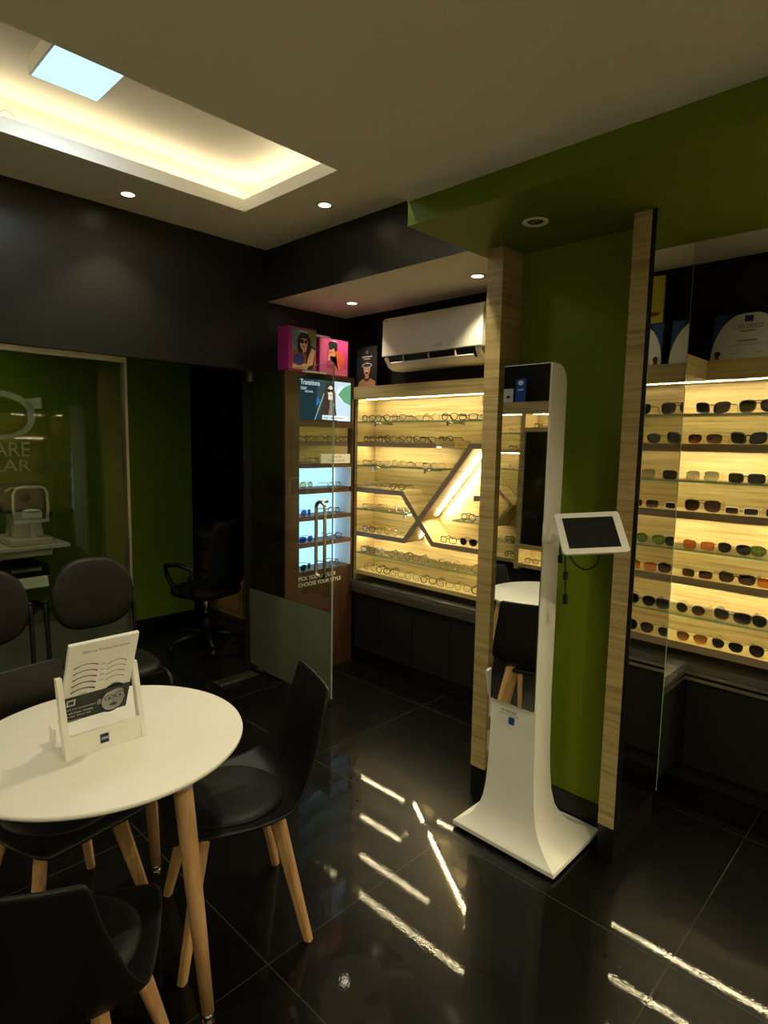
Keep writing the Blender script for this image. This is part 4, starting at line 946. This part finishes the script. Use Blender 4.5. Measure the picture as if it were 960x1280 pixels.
# ================================================================== CERTIFICATES on the right ledge
def certificate(label, x, y, z, w, h):
    fr = Fr((x, y, z), (1, 0, 0), Vector((0, .10, 1)))
    out = [(0, 0)] + [(w*.42*(1-math.cos(a)), h*(.02+.96*math.sin(a))) for a in [PI/2*i/10 for i in range(11)]] + [(w*.58, h*.98)] + [(w-w*.42*(1-math.cos(a)), h*(.02+.96*math.sin(a))) for a in [PI/2*i/10 for i in range(10, -1, -1)]] + [(w, 0)]
    b = MB(); b.prism(rect(0, 0, w, h), fr.p, -.008, 0); o = tag(b.build('certificate', 'black', loc=(x+w/2, y, z)), label, 'certificate')
    L = [([(.004, .05), (w*.22, h-.004), (.004, h-.004)], (.012, .04, .16)), ([(w-.004, .05), (w-.004, h-.004), (w*.78, h-.004)], (.012, .04, .16)), (out, (.50, .49, .44)),
         (rect(w*.44, h*.80, w*.56, h*.93), (.012, .03, .12)), (rect(w*.40, h*.60, w*.60, h*.625), (.12, .11, .09)), (rect(w*.36, h*.40, w*.64, h*.425), (.16, .14, .11)), (rect(w*.30, h*.355, w*.72, h*.362), (.25, .23, .19)), (rect(w*.20, h*.315, w*.80, h*.322), (.25, .23, .19)),
         (rect(w*.28, h*.15, w*.40, h*.16), (.22, .2, .16)), (rect(w*.60, h*.15, w*.74, h*.16), (.22, .2, .16)), (circ(w*.10, h*.16, .013), (.05, .012, .010)), ([(w*.07, .004), (w*.09, .004), (w*.11, h*.14), (w*.08, h*.14)], (.05, .012, .010)), ([(w*.11, .004), (w*.13, .004), (w*.12, h*.14), (w*.09, h*.14)], (.05, .012, .010))]
    art('printed_face', o, fr, L)
    text('CERTIFIED', Fr(fr.p(w*.30, h*.66), fr.r, fr.u), w*.40, h*.085, 'lettering', cmat((.05, .045, .04)), o, d=.005)
    return o
certificate('white certificate reading CERTIFIED with blue corners above the sunglasses shelves', -.925, 3.12, 2.036, .29, .215)
certificate('second white certificate beside the first above the sunglasses shelves', -.60, 3.12, 2.036, .29, .215)
b = MB(); b.box(-.565, -.36, 3.20, 3.215, 2.036, 2.49); o = tag(b.build('poster', 'yellow', loc=(-.5, 3.2, 2.036)), 'yellow poster above the sunglasses, seen only in the pillar mirror', 'poster')
art('printed_face', o, FY(-.565, 3.20, 2.036), [(rect(.008, .008, .197, .446), (.50, .42, .02)), (circ(.05, .27, .035, .012), (.20, .04, .02))])

# ================================================================== SPECTACLES
def outline(shape, a, h, n=22):
    pts = []
    for i in range(n):
        t_ = 2*PI*i/n; c, s_ = math.cos(t_), math.sin(t_)
        e_ = {'round': 2.0, 'panto': 2.3, 'rect': 4.2, 'way': 3.2, 'pilot': 2.8, 'avi': 2.4}[shape]
        x = a*math.copysign(abs(c)**(2/e_), c); z = h*math.copysign(abs(s_)**(2/e_), s_)
        if shape == 'way': x += .12*a*(z/h) ; z += .10*h*(x/a)
        if shape in ('avi', 'pilot'): k = .22 if shape == 'avi' else .12; x = x*(1+k*(z/h)*.6) - k*a*.5*min(0, z/h)*(-1)*0; z += .10*h*(-x/a) if z < 0 else 0
        if shape == 'panto': x *= 1+.10*z/h
        pts.append((x, z))
    return pts
PROTO = {}
def spec_style(key, shape, a, h, rim, rr_f, lens, temple, double=False):
    k_ = 1.3 if key[0] == 'e' else 1.1
    PROTO[key] = dict(shape=shape, a=a, h=h, rim=rim, r=rr_f*k_, lens=lens, temple=(temple[0], temple[1]*k_), double=double, obj=None)
def make_spec(key, x, y, z, rz, label, group, name, cat):
    p = PROTO[key]
    if p['obj'] is not None:
        o = dup(p['obj'], (x, y, z), rz, label, group); o.name = name; o['category'] = cat; return o
    t = thing(name, label, cat, (x, y, z), rz, group); p['obj'] = t
    o_ = outline(p['shape'], p['a'], p['h']); lo = min(q[1] for q in o_); gap = .0095+p['a']
    b = MB(); top = 0
    for s_ in (-1, 1):
        path = [(s_*(gap + q[0]), .012*((gap+q[0])/.07)**2, q[1]-lo+p['r']) for q in o_]
        b.tube(path, p['r'], 6, closed=True, up=(0, 1, 0), flat=1.0)
        top = max(top, max(q[2] for q in path))
    zb = -lo+p['r']+p['h']*.45
    b.tube([(-.0125, 0, zb-.003), (0, -.001, zb+.002), (.0125, 0, zb-.003)], max(.0012, p['r']*.9), 6)
    if p['double']: b.tube([(-gap+p['a']*.3, .002, top-p['r']), (0, 0, top-p['r']*.5), (gap-p['a']*.3, .002, top-p['r'])], max(.0012, p['r']*.8), 6)
    b.build('frame', p['rim'], t, local=True)
    for s_ in (-1, 1):
        b = MB(); n_ = len(o_)
        vs = [(s_*(gap+q[0]), .012*((gap+q[0])/.07)**2+dy, q[1]-lo+p['r']) for dy in (-.0008, .0008) for q in o_]
        b.add(vs, [tuple(range(n_)), tuple(range(n_, 2*n_))[::-1]] + [(i, (i+1) % n_, n_+(i+1) % n_, n_+i) for i in range(n_)]); b.build('lens', p['lens'], t, local=True)
    xe = gap+p['a']*1.02
    zt_ = -lo+p['r']+p['h']*.55
    for s_ in (-1, 1):
        b = MB(); b.tube([(s_*xe*.98, .013, zt_), (s_*(xe+.003), .020, zt_), (s_*(xe+.001), .095, zt_+.001), (s_*(xe-.004), .120, zt_-.012), (s_*(xe-.008), .138, max(.003, zt_-.030))], p['temple'][1], 6, flat=.6); b.build('temple', p['temple'][0], t, local=True)
    return t
def lensmat(name, tint, ior=1.5): return pane(name, tint, 0, ior)
def tinted(name, top, bot, op=.9):
    """sunglass lens: darker dye at the top"""
    m, nt, out = new_mat(name)
    tc = nt.nodes.new('ShaderNodeTexCoord'); sx = nt.nodes.new('ShaderNodeSeparateXYZ'); nt.links.new(tc.outputs['Object'], sx.inputs[0])
    mr = nt.nodes.new('ShaderNodeMapRange'); mr.inputs['From Min'].default_value = .004; mr.inputs['From Max'].default_value = .034; nt.links.new(sx.outputs['Z'], mr.inputs[0])
    mx = nt.nodes.new('ShaderNodeMix'); mx.data_type = 'RGBA'; mx.inputs[6].default_value = (*[c**.5 for c in bot], 1); mx.inputs[7].default_value = (*[c**.5 for c in top], 1); nt.links.new(mr.outputs[0], mx.inputs[0])
    t = nt.nodes.new('ShaderNodeBsdfTransparent'); nt.links.new(mx.outputs[2], t.inputs[0])
    g = nt.nodes.new('ShaderNodeBsdfGlossy'); g.inputs['Roughness'].default_value = .02
    fz = thin_fresnel(nt, 1.5)
    x = nt.nodes.new('ShaderNodeMixShader'); nt.links.new(fz.outputs[0], x.inputs[0]); nt.links.new(t.outputs[0], x.inputs[1]); nt.links.new(g.outputs[0], x.inputs[2])
    nt.links.new(x.outputs[0], out.inputs[0]); return m
clear = lensmat('clear_lens', (.97, .98, .97))
M['frame_black'] = pbr('black_frame', (.008, .007, .007), .3, spec=.5)
M['frame_brown'] = pbr('tortoise_frame', (.07, .03, .012), .3, noise=.5, nscale=120)
M['frame_gold'] = pbr('gold_frame', (.55, .38, .15), .25, 1.0)
M['frame_gun'] = pbr('gunmetal_frame', (.10, .095, .09), .3, 1.0)
M['frame_clear'] = pbr('crystal_frame', (.55, .50, .40), .2)
M['frame_white'] = pbr('white_frame', (.75, .72, .66), .3)
spec_style('e_black_rect', 'rect', .026, .018, 'frame_black', .0019, clear, ('frame_black', .0022))
spec_style('e_black_round', 'panto', .024, .021, 'frame_black', .0020, clear, ('frame_black', .0022))
spec_style('e_gold_round', 'round', .024, .022, 'frame_gold', .0011, clear, ('frame_gold', .0013))
spec_style('e_gun_rect', 'rect', .026, .017, 'frame_gun', .0012, clear, ('frame_gun', .0014))
spec_style('e_brown', 'panto', .025, .020, 'frame_brown', .0021, clear, ('frame_brown', .0024))
spec_style('e_crystal', 'panto', .025, .019, 'frame_clear', .0018, clear, ('frame_clear', .0020))
spec_style('s_blackclip', 'panto', .026, .022, 'frame_black', .0022, tinted('black_lens', (.006, .006, .006), (.012, .012, .012)), ('frame_black', .0022))
EK = ['e_black_rect', 'e_black_round', 'e_gold_round', 'e_gun_rect', 'e_brown', 'e_crystal']
ED = {'e_black_rect': 'black rectangular eyeglasses', 'e_black_round': 'black round-rimmed eyeglasses', 'e_gold_round': 'thin gold round eyeglasses', 'e_gun_rect': 'thin gunmetal rectangular eyeglasses', 'e_brown': 'brown tortoiseshell eyeglasses', 'e_crystal': 'pale crystal-framed eyeglasses', 's_blackclip': 'black sunglasses'}
def row(z, x0, x1, n, place, group, kinds, yaw=(5, 15), y=3.095, flip=False):
    for i in range(n):
        x = x0+(x1-x0)*(i/(max(1, n-1)))
        k = kinds[i % len(kinds)] if not callable(kinds) else kinds(i)
        rz = math.radians(rnd.uniform(*yaw)) + (PI if flip else 0)
        lab = '%s, %s from left on %s' % (ED[k], ORD[i], place) if n > 1 else '%s on %s' % (ED[k], place)
        make_spec(k, x+rnd.uniform(-.006, .006), y+rnd.uniform(-.006, .006), z+.0004, rz, lab, group, 'sunglasses' if k[0] == 's' else 'eyeglasses', 'sunglasses' if k[0] == 's' else 'eyeglasses')
mixk = lambda a: (lambda i: EK[(i*a+i//3) % 6])
row(Z1, -3.16, -2.14, 8, 'the top glass shelf under air conditioner', 'eyeglasses on the top glass shelf', lambda i: 'e_black_round' if i < 3 else EK[(i*5) % 6])
row(Z2, -3.15, -2.46, 6, 'the upper oak shelf under air conditioner', 'eyeglasses on the upper oak shelf', ['e_black_rect', 'e_black_round', 'e_brown', 'e_black_round'], (-5, 6))
row(Z3, -3.14, -2.58, 5, 'the short middle glass shelf above the X', 'eyeglasses on the short middle glass shelf', ['e_gun_rect', 'e_crystal', 'e_gold_round'])
row(Z4, -3.14, -2.86, 3, 'the oak shelf folding down into the X', 'eyeglasses on the upper arm of the X', ['e_crystal', 'e_gold_round', 'e_brown'])
row(Z5, -3.14, -2.82, 3, 'the short low glass shelf beside the X', 'eyeglasses on the short low glass shelf', ['e_gun_rect', 'e_gold_round', 'e_crystal'])
row(Z6, -3.14, -2.85, 3, 'the oak shelf that rises into the X', 'eyeglasses on the lower arm of the X', ['e_brown', 'e_gold_round', 'e_crystal'])
row(Z5, -2.25, -2.08, 2, 'the glass shelf between X and oak upright', 'eyeglasses on the glass shelf by the upright', ['e_black_round', 'e_brown'], (-5, 6))
row(1.001, -2.40, -2.10, 3, 'the oak shelf at the X foot', 'eyewear at the foot of the X', ['e_black_rect', 's_blackclip', 's_blackclip'], (-5, 6))
make_spec('e_gun_rect', -2.11, 3.10, 1.328, 0, 'thin gunmetal eyeglasses on the short oak shelf inside the X', None, 'eyeglasses', 'eyeglasses')
make_spec('e_black_rect', -2.10, 3.10, 1.6475, 0, 'black eyeglasses on the top arm of the X beside the oak upright', None, 'eyeglasses', 'eyeglasses')
row(Z7, -3.15, -2.15, 8, 'the long lower glass shelf under the X', 'eyeglasses on the long lower glass shelf', mixk(5), (8, 18))
row(Z8, -3.14, -2.15, 8, 'the bottom oak tray under the X', 'eyeglasses on the bottom oak tray', lambda i: ['e_gold_round', 'e_brown', 'e_gun_rect'][i % 3], (8, 18), y=3.105)
# light boxes: one tinted and one clear pair in each
spec_style('s_yellow', 'round', .025, .022, 'frame_black', .0014, lensmat('yellow_lens', (.80, .74, .45)), ('frame_black', .0014))
spec_style('s_blue', 'pilot', .026, .021, 'frame_black', .0014, lensmat('blue_lens', (.12, .28, .62)), ('frame_black', .0014))
spec_style('s_green', 'pilot', .027, .022, 'frame_black', .0014, lensmat('green_lens', (.06, .28, .20)), ('frame_black', .0014))
LBN = ['bottom', 'second lowest', 'second highest', 'top']
for i, (k, nm) in enumerate((('s_green', 'dark green tinted'), ('s_blue', 'deep blue tinted'), ('s_blue', 'mid blue tinted'), ('s_yellow', 'yellow tinted'))):
    rz = -PI/2+PI + (.0 if i != 0 else .3)
    z = zs[i][0]
    make_spec(k, -3.297, 2.645, z+.0004, PI/2 + (.1 if i in (1, 3) else .35), '%s round sunglasses in the %s blue-lit box' % (nm, LBN[i]), None, 'sunglasses', 'sunglasses')
    make_spec(['e_black_round', 'e_black_round', 'e_black_round', 'e_gun_rect'][i], -3.297, 2.90, z+.0004, PI/2+(.25, -.35, .1, 0)[i], 'clear dark-rimmed eyeglasses in the %s blue-lit box' % LBN[i], None, 'eyeglasses', 'eyeglasses')
# opposite display
row(1.79, -2.89, -2.90, 1, 'the top glass shelf in the kiosk mirror', 'eyeglasses reflected in the kiosk mirror', ['e_gold_round', 'e_gun_rect'], (-15, 15), y=OY-.06, flip=True)
row(1.645, -2.89, -2.90, 1, 'the oak shelf reflected in the kiosk mirror', 'eyeglasses reflected in the kiosk mirror', ['e_black_rect', 'e_black_round'], (-15, 15), y=OY-.06, flip=True)
row(1.478, -2.89, -2.90, 1, 'the middle glass shelf in the kiosk mirror', 'eyeglasses reflected in the kiosk mirror', ['e_crystal', 'e_gun_rect'], (-15, 15), y=OY-.06, flip=True)
row(.836, -2.89, -2.90, 1, 'the low glass shelf in the kiosk mirror', 'eyeglasses reflected in the kiosk mirror', ['e_black_round', 'e_black_round'], (-15, 15), y=OY-.06, flip=True)
row(.70, -2.89, -2.90, 1, 'the bottom tray in the kiosk mirror', 'eyeglasses reflected in the kiosk mirror', ['e_black_round', 'e_brown'], (-15, 15), y=OY-.06, flip=True)
row(1.835, -2.64, -2.45, 2, 'the niche above the dark glass door', 'eyeglasses above the dark glass door', ['e_black_rect', 'e_gun_rect'], (-10, 10), y=OY-.06, flip=True)
row(.675, -2.66, -2.47, 2, 'the niche below the dark glass door', 'eyeglasses below the dark glass door', ['e_black_rect', 'e_black_round'], (-10, 10), y=OY-.06, flip=True)
# sunglasses wall
def S(k, shape, a, h, rim, r, top, bot, double=False): spec_style(k, shape, a*1.11, h*1.11, rim, r, tinted('lens_'+k, top, bot), (rim, max(.0014, r*.95)), double)
S('sq_black', 'way', .0285, .0215, 'frame_black', .0024, (.012, .012, .012), (.03, .03, .03))
S('avi_black', 'pilot', .031, .024, 'frame_black', .0024, (.015, .016, .015), (.04, .045, .04), True)
S('brown_grad', 'pilot', .029, .020, 'frame_gold', .0008, (.06, .022, .012), (.26, .13, .08))
S('way_black', 'way', .0275, .022, 'frame_black', .0030, (.015, .014, .012), (.03, .028, .024))
S('grey_clear', 'rect', .027, .0205, 'frame_gold', .0008, (.22, .23, .24), (.55, .55, .52))
S('rect_black', 'rect', .029, .018, 'frame_black', .0024, (.012, .010, .012), (.025, .02, .022))
S('avi_brown', 'pilot', .030, .024, 'frame_brown', .0020, (.03, .013, .006), (.14, .07, .03), True)
S('white_brown', 'rect', .0255, .014, 'frame_white', .0018, (.03, .018, .014), (.07, .04, .03))
S('orange', 'rect', .026, .019, 'frame_gold', .0007, (.52, .16, .05), (.66, .28, .10))
S('dark_avi', 'avi', .027, .021, 'frame_gun', .0010, (.018, .018, .014), (.035, .035, .028))
S('green_avi', 'avi', .028, .022, 'frame_gold', .0010, (.10, .20, .07), (.22, .34, .16))
S('brown_rect', 'rect', .0255, .0165, 'frame_gold', .0012, (.03, .012, .008), (.14, .07, .05))
S('pilot_brown', 'pilot', .029, .020, 'frame_black', .0022, (.02, .010, .010), (.14, .09, .08), True)
S('dark_round', 'round', .0255, .0215, 'frame_gun', .0012, (.018, .012, .010), (.12, .08, .05))
S('navy_pilot', 'pilot', .031, .022, 'frame_black', .0024, (.015, .013, .035), (.10, .09, .15), True)
S('black_round', 'panto', .0265, .0235, 'frame_black', .0016, (.012, .011, .010), (.03, .026, .022))
S('amber_avi', 'avi', .026, .020, 'frame_gold', .0010, (.13, .055, .02), (.40, .20, .09))
S('sharp_black', 'avi', .0255, .020, 'frame_gun', .0010, (.012, .011, .010), (.022, .02, .018))
SD = dict(sq_black='square black sunglasses', avi_black='large black pilot sunglasses with metal bar', brown_grad='rimless brown gradient sunglasses', way_black='thick black square sunglasses', grey_clear='rimless pale grey sunglasses', rect_black='flat rectangular black sunglasses',
          avi_brown='brown double-bridge pilot sunglasses', white_brown='white-framed narrow sunglasses', orange='rimless orange sunglasses', dark_avi='dark grey aviator sunglasses', green_avi='green-lens aviator sunglasses', brown_rect='small brown rectangular sunglasses',
          pilot_brown='black-rimmed brown pilot sunglasses', dark_round='thin-rimmed round brown sunglasses', navy_pilot='large navy pilot sunglasses', black_round='round black sunglasses', amber_avi='amber aviator sunglasses', sharp_black='slim-rimmed black sunglasses')
RN = ['top glass shelf', 'top oak shelf', 'second glass shelf', 'second oak shelf', 'third glass shelf', 'third oak shelf', 'lowest glass shelf', 'bottom oak tray']
# x where each pair stands, read along the shelf
RR = [[('sq_black', -.892), ('avi_black', -.705), ('sq_black', -.50), ('avi_black', -.31)],
      [('brown_grad', -.915), ('way_black', -.735), ('dark_avi', -.56), ('brown_grad', -.38)],
      [('grey_clear', -.912), ('rect_black', -.73), ('grey_clear', -.545), ('rect_black', -.37)],
      [('avi_brown', -.903), ('white_brown', -.737), ('brown_rect', -.575), ('white_brown', -.41)],
      [('orange', -.905), ('dark_avi', -.755), ('green_avi', -.615), ('orange', -.46)],
      [('brown_rect', -.903), ('pilot_brown', -.735), ('orange', -.585), ('pilot_brown', -.43)],
      [('dark_round', -.922), ('navy_pilot', -.742), ('black_round', -.590), ('dark_round', -.43)],
      [('amber_avi', -.905), ('sharp_black', -.752), ('black_round', -.590), ('amber_avi', -.43)]]
for i, r_ in enumerate(RR):
    for j, (k, x) in enumerate(r_):
        lab = '%s, %s from the mirror on the %s' % (SD[k], ORD[j], RN[i])
        make_spec(k, x, YF+.028, RZ[i]+.0004, math.radians(rnd.uniform(-6, 6)), lab, 'sunglasses on the %s' % RN[i], 'sunglasses', 'sunglasses')
# acrylic box on the worktop
ab = thing('acrylic_box', 'low clear acrylic tray at the cabinet end of the worktop', 'tray', (-3.16, 3.12, .62))
b = MB(); b.box(-3.25, -3.07, 3.045, 3.065, .6205, .655); b.box(-3.25, -3.07, 3.065, 3.068, .6205, .66); b.build('wall', 'acrylic', ab)
b = MB(); b.box(-3.25, -3.07, 3.045, 3.07, .6202, .6212); b.build('base', 'acrylic', ab)

# ================================================================== floor stain, daylight, world, view
w = bpy.data.worlds.new('world'); SC.world = w; w.use_nodes = True
w.node_tree.nodes['Background'].inputs[0].default_value = (.75, .88, 1, 1); w.node_tree.nodes['Background'].inputs[1].default_value = .25
SC.view_settings.view_transform = 'Standard'; SC.view_settings.look = 'None'; SC.view_settings.gamma = 1; SC.view_settings.exposure = 0.2
SC.view_settings.use_curve_mapping = False
SC.cycles.use_denoising = True
SC.cycles.max_bounces = 10; SC.cycles.transparent_max_bounces = 24; SC.cycles.glossy_bounces = 6; SC.cycles.diffuse_bounces = 4
SC.cycles.sample_clamp_indirect = 6
